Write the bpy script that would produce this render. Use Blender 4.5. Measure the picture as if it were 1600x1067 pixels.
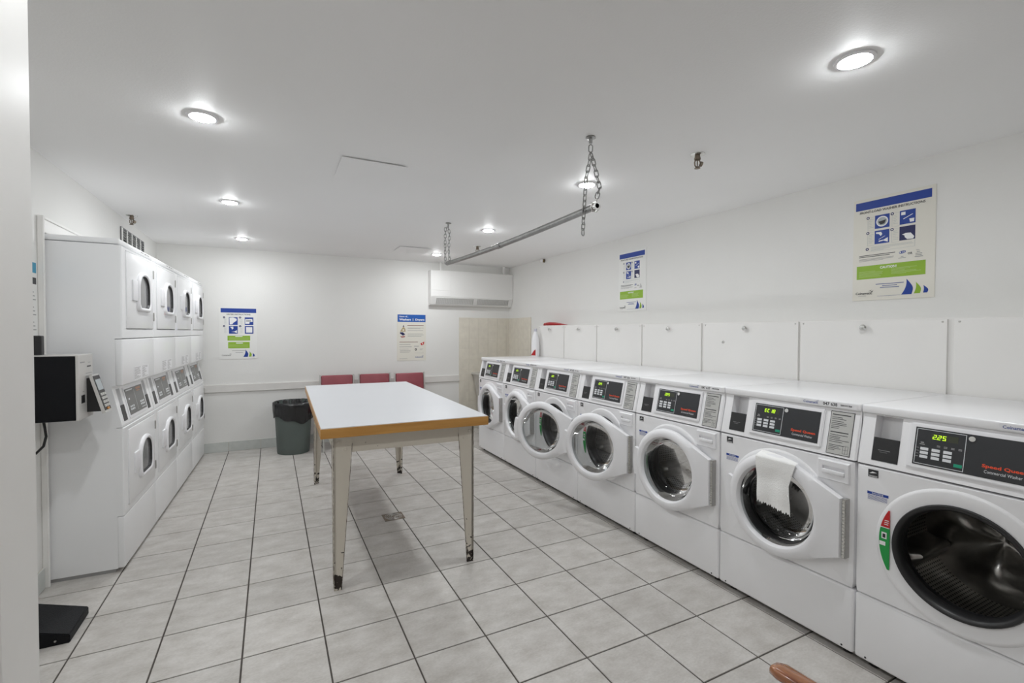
import bpy, bmesh, math, random
from mathutils import Matrix, Vector, noise
random.seed(7)
for o_ in list(bpy.data.objects): bpy.data.objects.remove(o_)
SC = bpy.context.scene
COL = SC.collection

# ------------------------------------------------------------------ camera
cam_d = bpy.data.cameras.new('camera'); cam_d.sensor_fit = 'HORIZONTAL'; cam_d.sensor_width = 36.0
cam_d.lens = 736.76 / 1600 * 36.0; cam_d.clip_start = 0.02
cam = bpy.data.objects.new('camera', cam_d); COL.objects.link(cam)
R_, U_, F_ = Vector((0.89080, -0.45439, 0.00267)), Vector((0.00693, 0.01945, 0.99979)), Vector((0.45434, 0.89059, -0.02047))
mw = Matrix((R_, U_, -F_)).transposed().to_4x4(); mw.translation = Vector((1.12836, -2.65999, 1.41783))
cam.matrix_world = mw
SC.camera = cam

# ------------------------------------------------------------------ light and exposure
LAMP_STRENGTH = 112.0
w = bpy.data.worlds.new('world'); SC.world = w; w.use_nodes = True
w.node_tree.nodes['Background'].inputs[0].default_value = (0.8, 0.82, 0.85, 1)
w.node_tree.nodes['Background'].inputs[1].default_value = 0.0
SC.view_settings.view_transform = 'Standard'; SC.view_settings.look = 'None'
SC.view_settings.gamma = 1.0; SC.view_settings.use_curve_mapping = False
SC.view_settings.exposure = 1.77
SC.cycles.max_bounces = 16; SC.cycles.diffuse_bounces = 12; SC.cycles.glossy_bounces = 4; SC.cycles.transparent_max_bounces = 16

# ------------------------------------------------------------------ materials
MATS = {}
def mat(name, col, rough=0.5, metal=0.0, spec=0.5, coat=0.0, noise_amt=0.0, noise_scale=8.0, bump=0.0, bump_scale=60.0, emit=None, estr=0.0, rand=0.0, col2=None):
    if name in MATS: return MATS[name]
    m = bpy.data.materials.new(name); m.use_nodes = True; nt = m.node_tree; b = nt.nodes['Principled BSDF']
    b.inputs['Roughness'].default_value = rough; b.inputs['Metallic'].default_value = metal
    b.inputs['Specular IOR Level'].default_value = spec; b.inputs['Coat Weight'].default_value = coat
    b.inputs['Coat Roughness'].default_value = 0.08
    c = tuple(col) + (1,); b.inputs['Base Color'].default_value = c
    tc = nt.nodes.new('ShaderNodeTexCoord')
    if noise_amt > 0 or col2:
        n = nt.nodes.new('ShaderNodeTexNoise'); n.inputs['Scale'].default_value = noise_scale; n.inputs['Detail'].default_value = 6
        nt.links.new(tc.outputs['Object'], n.inputs['Vector'])
        r = nt.nodes.new('ShaderNodeValToRGB')
        c2 = col2 if col2 else tuple(max(0, x * (1 - noise_amt)) for x in col)
        r.color_ramp.elements[0].position = 0.32; r.color_ramp.elements[1].position = 0.68
        r.color_ramp.elements[0].color = tuple(c2) + (1,); r.color_ramp.elements[1].color = c
        nt.links.new(n.outputs['Fac'], r.inputs['Fac']); src = r.outputs['Color']
        if rand > 0:
            oi = nt.nodes.new('ShaderNodeObjectInfo'); mr = nt.nodes.new('ShaderNodeMapRange')
            mr.inputs['To Min'].default_value = 1 - rand; mr.inputs['To Max'].default_value = 1 + rand
            nt.links.new(oi.outputs['Random'], mr.inputs['Value'])
            mx = nt.nodes.new('ShaderNodeVectorMath'); mx.operation = 'SCALE'
            nt.links.new(src, mx.inputs[0]); nt.links.new(mr.outputs[0], mx.inputs['Scale']); src = mx.outputs[0]
        nt.links.new(src, b.inputs['Base Color'])
    if bump > 0:
        n2 = nt.nodes.new('ShaderNodeTexNoise'); n2.inputs['Scale'].default_value = bump_scale; n2.inputs['Detail'].default_value = 4
        nt.links.new(tc.outputs['Object'], n2.inputs['Vector'])
        bp = nt.nodes.new('ShaderNodeBump'); bp.inputs['Strength'].default_value = bump; bp.inputs['Distance'].default_value = 0.004
        nt.links.new(n2.outputs['Fac'], bp.inputs['Height']); nt.links.new(bp.outputs['Normal'], b.inputs['Normal'])
    if emit:
        b.inputs['Emission Color'].default_value = tuple(emit) + (1,); b.inputs['Emission Strength'].default_value = estr
    MATS[name] = m
    return m

PAINT = mat('wall_paint', (0.79, 0.787, 0.768), 0.55, noise_amt=0.03, noise_scale=1.5, bump=0.15, bump_scale=90)
CEIL = mat('ceiling_paint', (0.90, 0.90, 0.90), 0.6, noise_amt=0.02, noise_scale=1.2, bump=0.1, bump_scale=120)
TRIM = mat('trim_paint', (0.82, 0.81, 0.79), 0.4, noise_amt=0.04, noise_scale=6)
RAILM = mat('rail_paint', (0.74, 0.725, 0.70), 0.5, noise_amt=0.04, noise_scale=9)
PANELM = mat('panel_paint', (0.78, 0.77, 0.75), 0.42, noise_amt=0.03, noise_scale=3)
GROUT = mat('grout', (0.10, 0.088, 0.078), 0.9, noise_amt=0.3, noise_scale=20)
WGROUT = mat('wall_grout', (0.68, 0.63, 0.545), 0.9)
WTILE = mat('beige_wall_tile', (0.74, 0.70, 0.61), 0.3, col2=(0.68, 0.64, 0.56), noise_scale=14, rand=0.02)
BTILE = mat('grey_base_tile', (0.60, 0.62, 0.60), 0.4, col2=(0.53, 0.555, 0.535), noise_scale=18, rand=0.03)
ENAMEL = mat('white_enamel', (0.86, 0.86, 0.875), 0.28, spec=0.5, coat=0.25)
DENAMEL = mat('dryer_enamel', (0.85, 0.855, 0.865), 0.32, spec=0.5, coat=0.2, noise_amt=0.02, noise_scale=3)
WPLAST = mat('white_plastic', (0.82, 0.82, 0.84), 0.35)
DARKSCREW = mat('dark_screw', (0.03, 0.03, 0.03), 0.6)  # own dark finish of the kick panel screws
BASEM = mat('grey_added_base', (0.35, 0.35, 0.35), 0.6)
BLACKP = mat('black_plastic', (0.012, 0.012, 0.013), 0.35)
BLACKM = mat('black_textured_metal', (0.006, 0.0065, 0.008), 0.5, spec=0.15, bump=0.4, bump_scale=220)
RUBBER = mat('black_rubber', (0.018, 0.018, 0.019), 0.38)
GRAPH = mat('graphite_panel', (0.019, 0.0205, 0.024), 0.35)
DGRAPH = mat('grey_dryer_panel', (0.13, 0.13, 0.125), 0.3)
STEEL = mat('brushed_steel', (0.55, 0.54, 0.52), 0.32, metal=1.0, noise_amt=0.12, noise_scale=30)
CHROME = mat('chrome', (0.72, 0.72, 0.70), 0.16, metal=1.0)
PIPE = mat('galvanised_pipe', (0.42, 0.42, 0.41), 0.38, metal=1.0, noise_amt=0.25, noise_scale=25)
BRONZE = mat('dull_bronze', (0.22, 0.18, 0.14), 0.4, metal=0.9)
SILVER = mat('silver_face', (0.62, 0.61, 0.59), 0.4, metal=0.35)
LABELG = mat('grey_label', (0.50, 0.50, 0.48), 0.5)
PAPER = mat('poster_board', (0.80, 0.80, 0.78), 0.4)
PAPERW = mat('cream_poster_board', (0.76, 0.74, 0.67), 0.4)
BLUE = mat('print_blue', (0.008, 0.045, 0.30), 0.4)
BLUE2 = mat('print_bright_blue', (0.01, 0.10, 0.42), 0.4)
NAVY = mat('print_navy', (0.01, 0.012, 0.09), 0.4)
LOGO = mat('print_logo_blue', (0.06, 0.09, 0.30), 0.4)
GREEN = mat('print_green', (0.27, 0.46, 0.03), 0.4)
INK = mat('print_ink', (0.03, 0.03, 0.035), 0.5)
GINK = mat('print_grey', (0.30, 0.30, 0.30), 0.5)
LINK = mat('print_light_grey', (0.42, 0.46, 0.48), 0.5)
WINK = mat('print_white', (0.85, 0.85, 0.85), 0.5)
RED = mat('print_red', (0.55, 0.012, 0.015), 0.4)
STGREEN = mat('sticker_green', (0.01, 0.32, 0.06), 0.4)
ORANGE = mat('print_orange_red', (0.80, 0.07, 0.015), 0.4)
KEYW = mat('key_white', (0.72, 0.74, 0.76), 0.4)
KEYG = mat('key_green', (0.0, 0.30, 0.17), 0.4)
LCD = mat('lcd_lit', (0.3, 0.6, 0.0), 0.5, emit=(0.45, 0.72, 0.02), estr=0.45)
LCDOFF = mat('lcd_unlit', (0.035, 0.04, 0.02), 0.3)
LAMINATE = mat('white_laminate', (0.65, 0.665, 0.695), 0.35, noise_amt=0.015, noise_scale=4)
VINYL = mat('red_vinyl', (0.30, 0.068, 0.085), 0.42, bump=0.2, bump_scale=150, noise_amt=0.15, noise_scale=6)
ALUM = mat('aluminium_frame', (0.62, 0.62, 0.60), 0.35, metal=0.8)
BINM = mat('grey_green_bin', (0.105, 0.13, 0.12), 0.5, noise_amt=0.12, noise_scale=5)
LINER = mat('black_bin_liner', (0.010, 0.010, 0.011), 0.22, spec=0.6)
SINKM = mat('stone_sink', (0.52, 0.50, 0.46), 0.6, noise_amt=0.12, noise_scale=18)
REDP = mat('red_plastic', (0.42, 0.008, 0.012), 0.35)
CLOTHM = mat('white_cloth', (0.90, 0.90, 0.89), 0.8, bump=0.5, bump_scale=180)
ACM = mat('unit_paint', (0.80, 0.795, 0.78), 0.4)

def lamp_material():
    m = bpy.data.materials.new('led_lens'); m.use_nodes = True; nt = m.node_tree; nt.nodes.clear()
    e = nt.nodes.new('ShaderNodeEmission'); e.inputs[0].default_value = (0.96, 0.985, 1.0, 1); e.inputs[1].default_value = LAMP_STRENGTH
    o = nt.nodes.new('ShaderNodeOutputMaterial'); nt.links.new(e.outputs[0], o.inputs[0]); return m
LENS = lamp_material()

def glass_material(name, tint, gloss=0.06):
    m = bpy.data.materials.new(name); m.use_nodes = True; nt = m.node_tree; nt.nodes.clear()
    t = nt.nodes.new('ShaderNodeBsdfTransparent'); t.inputs[0].default_value = tuple(tint) + (1,)
    g = nt.nodes.new('ShaderNodeBsdfGlossy'); g.inputs['Roughness'].default_value = 0.04
    f = nt.nodes.new('ShaderNodeFresnel'); f.inputs['IOR'].default_value = 1.45
    mx = nt.nodes.new('ShaderNodeMixShader'); o = nt.nodes.new('ShaderNodeOutputMaterial')
    nt.links.new(f.outputs[0], mx.inputs[0]); nt.links.new(t.outputs[0], mx.inputs[1]); nt.links.new(g.outputs[0], mx.inputs[2])
    nt.links.new(mx.outputs[0], o.inputs[0]); return m
GLASS = glass_material('door_glass', (0.66, 0.68, 0.68))
DGLASS = mat('dryer_dark_glass', (0.16, 0.16, 0.165), 0.12, spec=0.7)

def floor_tile_material():
    m = bpy.data.materials.new('floor_tile'); m.use_nodes = True; nt = m.node_tree; b = nt.nodes['Principled BSDF']
    tc = nt.nodes.new('ShaderNodeTexCoord'); oi = nt.nodes.new('ShaderNodeObjectInfo'); geo = nt.nodes.new('ShaderNodeNewGeometry')
    mp = nt.nodes.new('ShaderNodeMapping'); mp.inputs['Scale'].default_value = (1, 1.7, 1)
    nt.links.new(geo.outputs['Position'], mp.inputs['Vector'])
    n1 = nt.nodes.new('ShaderNodeTexNoise'); n1.inputs['Scale'].default_value = 6.5; n1.inputs['Detail'].default_value = 8; n1.inputs['Roughness'].default_value = 0.65
    n2 = nt.nodes.new('ShaderNodeTexNoise'); n2.inputs['Scale'].default_value = 75; n2.inputs['Detail'].default_value = 3
    nt.links.new(mp.outputs[0], n1.inputs['Vector']); nt.links.new(mp.outputs[0], n2.inputs['Vector'])
    r = nt.nodes.new('ShaderNodeValToRGB'); r.color_ramp.elements[0].position = 0.3; r.color_ramp.elements[1].position = 0.7
    r.color_ramp.elements[0].color = (0.44, 0.415, 0.385, 1); r.color_ramp.elements[1].color = (0.62, 0.60, 0.575, 1)
    ad = nt.nodes.new('ShaderNodeMath'); ad.operation = 'MULTIPLY_ADD'; ad.inputs[1].default_value = 0.35; ad.inputs[2].default_value = -0.17
    nt.links.new(n2.outputs['Fac'], ad.inputs[0])
    a2 = nt.nodes.new('ShaderNodeMath'); a2.operation = 'ADD'
    nt.links.new(n1.outputs['Fac'], a2.inputs[0]); nt.links.new(ad.outputs[0], a2.inputs[1]); nt.links.new(a2.outputs[0], r.inputs['Fac'])
    mr = nt.nodes.new('ShaderNodeMapRange'); mr.inputs['To Min'].default_value = 0.95; mr.inputs['To Max'].default_value = 1.05
    nt.links.new(oi.outputs['Random'], mr.inputs['Value'])
    sc = nt.nodes.new('ShaderNodeVectorMath'); sc.operation = 'SCALE'
    nt.links.new(r.outputs['Color'], sc.inputs[0]); nt.links.new(mr.outputs[0], sc.inputs['Scale'])
    nt.links.new(sc.outputs[0], b.inputs['Base Color'])
    b.inputs['Roughness'].default_value = 0.42; b.inputs['Specular IOR Level'].default_value = 0.4
    bp = nt.nodes.new('ShaderNodeBump'); bp.inputs['Strength'].default_value = 0.25; bp.inputs['Distance'].default_value = 0.002
    nt.links.new(a2.outputs[0], bp.inputs['Height']); nt.links.new(bp.outputs[0], b.inputs['Normal'])
    return m
FTILE = floor_tile_material()

def drum_material():
    m = bpy.data.materials.new('perforated_steel'); m.use_nodes = True; nt = m.node_tree; b = nt.nodes['Principled BSDF']
    uv = nt.nodes.new('ShaderNodeTexCoord')
    sep = nt.nodes.new('ShaderNodeSeparateXYZ'); nt.links.new(uv.outputs['Object'], sep.inputs[0])
    at = nt.nodes.new('ShaderNodeMath'); at.operation = 'ARCTAN2'
    zc = nt.nodes.new('ShaderNodeMath'); zc.operation = 'SUBTRACT'; zc.inputs[1].default_value = 0.58
    nt.links.new(sep.outputs['Z'], zc.inputs[0]); nt.links.new(zc.outputs[0], at.inputs[0]); nt.links.new(sep.outputs['X'], at.inputs[1])
    sa = nt.nodes.new('ShaderNodeMath'); sa.operation = 'MULTIPLY'; sa.inputs[1].default_value = 19.0; nt.links.new(at.outputs[0], sa.inputs[0])
    sy = nt.nodes.new('ShaderNodeMath'); sy.operation = 'MULTIPLY'; sy.inputs[1].default_value = 62.0; nt.links.new(sep.outputs['Y'], sy.inputs[0])
    cb = nt.nodes.new('ShaderNodeCombineXYZ'); nt.links.new(sa.outputs[0], cb.inputs[0]); nt.links.new(sy.outputs[0], cb.inputs[1])
    v = nt.nodes.new('ShaderNodeTexVoronoi'); v.voronoi_dimensions = '2D'; v.inputs['Scale'].default_value = 1.0; v.inputs['Randomness'].default_value = 0.0
    nt.links.new(cb.outputs[0], v.inputs['Vector'])
    r = nt.nodes.new('ShaderNodeValToRGB'); r.color_ramp.elements[0].position = 0.24; r.color_ramp.elements[1].position = 0.30
    r.color_ramp.elements[0].color = (0.02, 0.02, 0.02, 1); r.color_ramp.elements[1].color = (0.42, 0.405, 0.38, 1)
    nt.links.new(v.outputs['Distance'], r.inputs['Fac']); nt.links.new(r.outputs['Color'], b.inputs['Base Color'])
    b.inputs['Metallic'].default_value = 0.9; b.inputs['Roughness'].default_value = 0.35
    return m
PERF = drum_material()

def table_paint_material():
    m = bpy.data.materials.new('chipped_cream_paint'); m.use_nodes = True; nt = m.node_tree; b = nt.nodes['Principled BSDF']
    tc = nt.nodes.new('ShaderNodeTexCoord'); sep = nt.nodes.new('ShaderNodeSeparateXYZ'); nt.links.new(tc.outputs['Object'], sep.inputs[0])
    n = nt.nodes.new('ShaderNodeTexNoise'); n.inputs['Scale'].default_value = 38; n.inputs['Detail'].default_value = 5
    nt.links.new(tc.outputs['Object'], n.inputs['Vector'])
    mr = nt.nodes.new('ShaderNodeMapRange'); mr.inputs['From Min'].default_value = 0.0; mr.inputs['From Max'].default_value = 0.22
    mr.inputs['To Min'].default_value = 0.16; mr.inputs['To Max'].default_value = -0.14; nt.links.new(sep.outputs['Z'], mr.inputs['Value'])
    a = nt.nodes.new('ShaderNodeMath'); a.operation = 'ADD'; nt.links.new(n.outputs['Fac'], a.inputs[0]); nt.links.new(mr.outputs[0], a.inputs[1])
    r = nt.nodes.new('ShaderNodeValToRGB'); r.color_ramp.elements[0].position = 0.585; r.color_ramp.elements[1].position = 0.60
    r.color_ramp.elements[0].color = (0.60, 0.555, 0.48, 1); r.color_ramp.elements[1].color = (0.022, 0.014, 0.010, 1)
    nt.links.new(a.outputs[0], r.inputs['Fac']); nt.links.new(r.outputs['Color'], b.inputs['Base Color'])
    b.inputs['Roughness'].default_value = 0.42; return m
CREAM = table_paint_material()
CHIP = mat('bare_rusty_edge', (0.055, 0.028, 0.016), 0.8, col2=(0.5, 0.46, 0.40), noise_scale=45)

def wood_material(name, c1, c2, scale, rough, coat, stretch=(1, 12, 12)):
    m = bpy.data.materials.new(name); m.use_nodes = True; nt = m.node_tree; b = nt.nodes['Principled BSDF']
    tc = nt.nodes.new('ShaderNodeTexCoord'); mp = nt.nodes.new('ShaderNodeMapping'); mp.inputs['Scale'].default_value = stretch
    nt.links.new(tc.outputs['Object'], mp.inputs['Vector'])
    n = nt.nodes.new('ShaderNodeTexNoise'); n.inputs['Scale'].default_value = scale; n.inputs['Detail'].default_value = 6; n.inputs['Distortion'].default_value = 0.6
    nt.links.new(mp.outputs[0], n.inputs['Vector'])
    r = nt.nodes.new('ShaderNodeValToRGB'); r.color_ramp.elements[0].position = 0.3; r.color_ramp.elements[1].position = 0.7
    r.color_ramp.elements[0].color = c1 + (1,); r.color_ramp.elements[1].color = c2 + (1,)
    nt.links.new(n.outputs['Fac'], r.inputs['Fac']); nt.links.new(r.outputs['Color'], b.inputs['Base Color'])
    b.inputs['Roughness'].default_value = rough; b.inputs['Coat Weight'].default_value = coat; return m
OAK = wood_material('oak_edge', (0.42, 0.20, 0.045), (0.56, 0.29, 0.075), 3.0, 0.4, 0.2)
ARMWOOD = wood_material('varnished_arm_wood', (0.17, 0.045, 0.012), (0.40, 0.15, 0.045), 5.0, 0.15, 0.8, (10, 1, 10))

# ------------------------------------------------------------------ mesh helpers
def link(name, mesh, parent=None, loc=None, rotz=0.0, kind=None, label=None, cat=None, group=None):
    o = bpy.data.objects.new(name, mesh); COL.objects.link(o)
    if parent is not None: o.parent = parent
    if loc: o.location = loc
    if rotz: o.rotation_euler = (0, 0, rotz)
    if kind: o['kind'] = kind
    if label: o['label'] = label
    if cat: o['category'] = cat
    if group: o['group'] = group
    return o
def thing(name, loc, rotz, label, cat, group=None):
    return link(name, None, None, loc, rotz, None, label, cat, group)
CACHE = {}
def finish(bm, name, m, smooth=None):
    bmesh.ops.recalc_face_normals(bm, faces=bm.faces)
    me = bpy.data.meshes.new(name); bm.to_mesh(me); bm.free(); me.materials.append(m)
    if smooth is not None:
        for p in me.polygons: p.use_smooth = True
        me.set_sharp_from_angle(angle=math.radians(smooth))
    return me
def mesh(name, m, fn, smooth=None, key=None):
    if key is not None and (key, m.name) in CACHE: return CACHE[(key, m.name)]
    bm = bmesh.new(); fn(bm); me = finish(bm, name, m, smooth)
    if key is not None: CACHE[(key, m.name)] = me
    return me
def part(name, parent, m, fn, smooth=None, key=None, **kw):
    return link(name, mesh(name, m, fn, smooth, key), parent, **kw)
def box(bm, x0, x1, y0, y1, z0, z1, bev=0.0, seg=2):
    v = [bm.verts.new(p) for p in ((x0,y0,z0),(x1,y0,z0),(x1,y1,z0),(x0,y1,z0),(x0,y0,z1),(x1,y0,z1),(x1,y1,z1),(x0,y1,z1))]
    fs = [bm.faces.new([v[i] for i in q]) for q in ((0,1,5,4),(1,2,6,5),(2,3,7,6),(3,0,4,7),(4,5,6,7),(3,2,1,0))]
    if bev > 0:
        es = {e for f in fs for e in f.edges}
        bmesh.ops.bevel(bm, geom=list(es), offset=bev, segments=seg, affect='EDGES', profile=0.5)
def B(*a, **k):
    return lambda bm: box(bm, *a, **k)
def Bs(lst, **k):
    def fn(bm):
        for a in lst: box(bm, *a, **k)
    return fn
def prism(bm, pts, ax, a0, a1):
    """polygon pts (2D) extruded along axis ax from a0 to a1; 2D coords fill the other two axes in order"""
    def P(p, a):
        q = [p[0], p[1]]; q.insert(ax, a); return q
    n = len(pts); A = [bm.verts.new(P(p, a0)) for p in pts]; Bv = [bm.verts.new(P(p, a1)) for p in pts]
    bm.faces.new(A); bm.faces.new(Bv[::-1])
    for i in range(n): bm.faces.new((A[i], A[(i+1) % n], Bv[(i+1) % n], Bv[i]))
def lathe(bm, prof, c=(0, 0), n=48, axis='z', a0=0.0, a1=2*math.pi):
    """prof: (radius, height); axis z: centre (x,y); axis y: centre (x,z), height along y"""
    full = abs(a1 - a0 - 2*math.pi) < 1e-6; rows = []
    for r, h in prof:
        row = []
        if r < 1e-6:
            p = (c[0], c[1], h) if axis == 'z' else (c[0], h, c[1]); v = bm.verts.new(p); row = [v] * (n if full else n + 1)
        else:
            for i in range(n if full else n + 1):
                a = a0 + (a1 - a0) * i / n; x, y = c[0] + r*math.cos(a), c[1] + r*math.sin(a)
                row.append(bm.verts.new((x, y, h) if axis == 'z' else (x, h, y)))
        rows.append(row)
    m_ = n if full else n
    for A, Bv in zip(rows, rows[1:]):
        for i in range(m_):
            j = (i + 1) % len(A)
            vs = []
            for v in (A[i], A[j], Bv[j], Bv[i]):
                if v not in vs: vs.append(v)
            if len(vs) >= 3:
                try: bm.faces.new(vs)
                except ValueError: pass
def L(prof, c=(0, 0), n=48, axis='z'):
    return lambda bm: lathe(bm, prof, c, n, axis)
def tube(bm, pts, r, n=10, closed=False, caps=True):
    pts = [Vector(p) for p in pts]; N = len(pts); rings = []; prev = None
    for i, p in enumerate(pts):
        if closed: d = pts[(i+1) % N] - pts[i-1]
        else: d = (pts[min(i+1, N-1)] - pts[max(i-1, 0)])
        d.normalize()
        if prev is None:
            a = Vector((0, 0, 1)) if abs(d.z) < 0.9 else Vector((1, 0, 0)); u = d.cross(a).normalized()
        else:
            u = (prev - d * prev.dot(d)).normalized()
        prev = u; v = d.cross(u)
        rr = r[i] if isinstance(r, (list, tuple)) else r
        rings.append([bm.verts.new(p + (u*math.cos(2*math.pi*k/n) + v*math.sin(2*math.pi*k/n))*rr) for k in range(n)])
    M = N if closed else N - 1
    for i in range(M):
        A, Bv = rings[i], rings[(i+1) % N]
        for k in range(n): bm.faces.new((A[k], A[(k+1) % n], Bv[(k+1) % n], Bv[k]))
    if caps and not closed: bm.faces.new(rings[0][::-1]); bm.faces.new(rings[-1])
def T(pts, r, n=10, closed=False):
    return lambda bm: tube(bm, pts, r, n, closed)
def arc_pts(c, r, a0, a1, n, plane='xz', other=0.0):
    out = []
    for i in range(n + 1):
        a = math.radians(a0 + (a1 - a0) * i / n); x, y = c[0] + r*math.cos(a), c[1] + r*math.sin(a)
        out.append({'xz': (x, other, y), 'xy': (x, y, other), 'yz': (other, x, y)}[plane])
    return out
def quads(bm, rects, y):
    for (x0, x1, z0, z1) in rects:
        bm.faces.new([bm.verts.new(p) for p in ((x0,y,z0),(x1,y,z0),(x1,y,z1),(x0,y,z1))])
def loop_rows(bm, rows):
    R = [[bm.verts.new(p) for p in row] for row in rows]; n = len(R[0])
    for A, C in zip(R, R[1:]):
        for i in range(n): bm.faces.new((A[i], A[(i+1) % n], C[(i+1) % n], C[i]))
    return R
def text_part(name, parent, s, x0, x1, z0, z1, y, m, bold=0.0, fill=True, fn=None):
    """flat lettering in the local XZ plane, facing -y, stretched into the given box"""
    key = ('txt', s, x0, x1, z0, z1, y, m.name, bold, fn)
    if key not in CACHE:
        cu = bpy.data.curves.new('lettering', 'FONT'); cu.body = s; cu.size = 1.0; cu.offset = bold; cu.resolution_u = 2
        tmp = bpy.data.objects.new('tmp_text', cu); COL.objects.link(tmp)
        dg = bpy.context.evaluated_depsgraph_get(); me = bpy.data.meshes.new_from_object(tmp.evaluated_get(dg))
        bpy.data.objects.remove(tmp); bpy.data.curves.remove(cu)
        xs = [v.co.x for v in me.vertices]; ys = [v.co.y for v in me.vertices]
        ax, bx, ay, by = min(xs), max(xs), min(ys), max(ys)
        for v in me.vertices:
            X = x0 + (v.co.x - ax) / (bx - ax) * (x1 - x0); Z = z0 + (v.co.y - ay) / (by - ay) * (z1 - z0)
            v.co = fn(X, Z, y) if fn else (X, y, Z)
        me.materials.clear(); me.materials.append(m); me.name = 'lettering'; CACHE[key] = me
    return link(name, CACHE[key], parent)

# ------------------------------------------------------------------ the room
XR, YB, YF, ZC = 4.37, 3.79, -4.30, 2.39
TS = 0.335
floor = part('floor', None, GROUT, B(-0.6, XR + 0.1, YF - 0.1, YB + 0.1, -0.10, -0.0035), kind='structure')
ceiling = part('ceiling', None, CEIL, B(-0.6, XR + 0.1, YF - 0.1, YB + 0.1, ZC, ZC + 0.1), kind='structure')
def floor_tile(bm, g=0.0035, s=TS, h=0.012, cx=0.0, cy=0.0, w=None, d=None):
    w = (w or s) / 2 - g; d = (d or s) / 2 - g; b = 0.0015
    lo = [bm.verts.new((cx + sx*w, cy + sy*d, -h)) for sx, sy in ((-1,-1),(1,-1),(1,1),(-1,1))]
    mi = [bm.verts.new((cx + sx*w, cy + sy*d, -b)) for sx, sy in ((-1,-1),(1,-1),(1,1),(-1,1))]
    hi = [bm.verts.new((cx + sx*(w-b), cy + sy*(d-b), 0)) for sx, sy in ((-1,-1),(1,-1),(1,1),(-1,1))]
    bm.faces.new(hi)
    for i in range(4):
        j = (i+1) % 4
        bm.faces.new((lo[i], lo[j], mi[j], mi[i])); bm.faces.new((mi[i], mi[j], hi[j], hi[i]))
DRAIN = (1.951, 0.945)
rest = bmesh.new()
for c in range(0, 14):
    for r in range(-13, 12):
        x0, x1 = c*TS, min((c+1)*TS, XR); y0, y1 = max(r*TS, YF), min((r+1)*TS, YB)
        if x1 - x0 < 0.03 or y1 - y0 < 0.03: continue
        cx, cy, w_, d_ = (x0+x1)/2, (y0+y1)/2, x1-x0, y1-y0
        if 0 <= c <= 9 and r >= -5:
            full = abs(w_-TS) < 1e-6 and abs(d_-TS) < 1e-6
            me = mesh('tile', FTILE, (lambda bm: floor_tile(bm)), key='ftile') if full else mesh('tile', FTILE, lambda bm: floor_tile(bm, w=w_, d=d_))
            link('tile', me, floor, (cx, cy, 0))
        else: floor_tile(rest, cx=cx, cy=cy, w=w_, d=d_)
link('tile_field', finish(rest, 'tile_field', FTILE), floor, kind='stuff')

OPY0, OPZ = 0.825, 1.957        # alcove for the dryers in the left wall
part('wall_left', None, PAINT, Bs([(-0.12, 0, YF, OPY0, 0, ZC), (-0.12, 0, OPY0, YB, OPZ, 2.075), (-0.12, 0, OPY0, YB, 2.285, ZC), (-0.12, 0, OPY0, 2.405, 2.075, 2.285), (-0.12, 0, 3.175, YB, 2.075, 2.285), (-0.60, -0.50, OPY0 - 0.1, YB, 0, ZC),
     (-0.50, -0.12, OPY0 - 0.1, OPY0, 0, ZC), (-0.50, -0.12, OPY0, YB, OPZ, OPZ + 0.1)]), kind='structure')
wall_back = part('wall_back', None, PAINT, B(-0.6, XR + 0.1, YB, YB + 0.1, 0, ZC), kind='structure')
wall_right = part('wall_right', None, PAINT, B(XR, XR + 0.1, YF, YB, 0, ZC), kind='structure')
part('wall_front', None, PAINT, B(-0.1, XR + 0.1, YF - 0.1, YF, 0, ZC), kind='structure')
part('wall_entry', None, PAINT, B(0, 0.69, -1.63, -1.51, 0, ZC), kind='structure')
def jamb(bm):
    box(bm, 0.60, 0.722, -1.655, -1.485, 0, ZC - 0.002, 0.004)
    box(bm, 0.700, 0.744, -1.64, -1.50, 0, ZC - 0.002, 0.004)
part('trim_1', None, TRIM, jamb, kind='structure')
def casing(bm):
    box(bm, 0, 0.022, 0.790, 0.825, 0, 2.045, 0.005)
    box(bm, 0.016, 0.030, 0.790, 0.804, 0, 2.045, 0.004)
    box(bm, 0, 0.022, 0.825, YB, 1.957, 2.045, 0.005)
    box(bm, 0.016, 0.030, 0.804, YB, 2.028, 2.045, 0.004)
part('trim_2', None, TRIM, casing, kind='structure')
CHX = 4.16
part('wall_chase', None, PANELM, B(CHX, XR, YF, 2.52, 0, 1.497), kind='structure')
rail = part('trim_3', None, RAILM, B(0.0, 3.555, YB - 0.018, YB, 0.702, 0.790, 0.003), kind='structure')
# baseboards of separate tiles
bb = part('baseboard_back', None, WGROUT, B(0, 3.55, YB - 0.006, YB, 0, 0.113), kind='structure')
for c in range(0, 11):
    x0, x1 = c*TS + 0.002, min((c+1)*TS, 3.555) - 0.002
    if x1 - x0 > 0.03: part('tile', bb, BTILE, B(x0, x1, YB - 0.012, YB - 0.004, 0.001, 0.115, 0.0015, 1))
bl = part('baseboard_left', None, WGROUT, B(0, 0.006, -1.50, 0.790, 0, 0.113), kind='structure')
for r in range(-5, 3):
    y0, y1 = max(r*TS, -1.50) + 0.002, min((r+1)*TS, 0.790) - 0.002
    if y1 - y0 > 0.03: part('tile', bl, BTILE, B(0.004, 0.012, y0, y1, 0.001, 0.115, 0.0015, 1))
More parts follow.
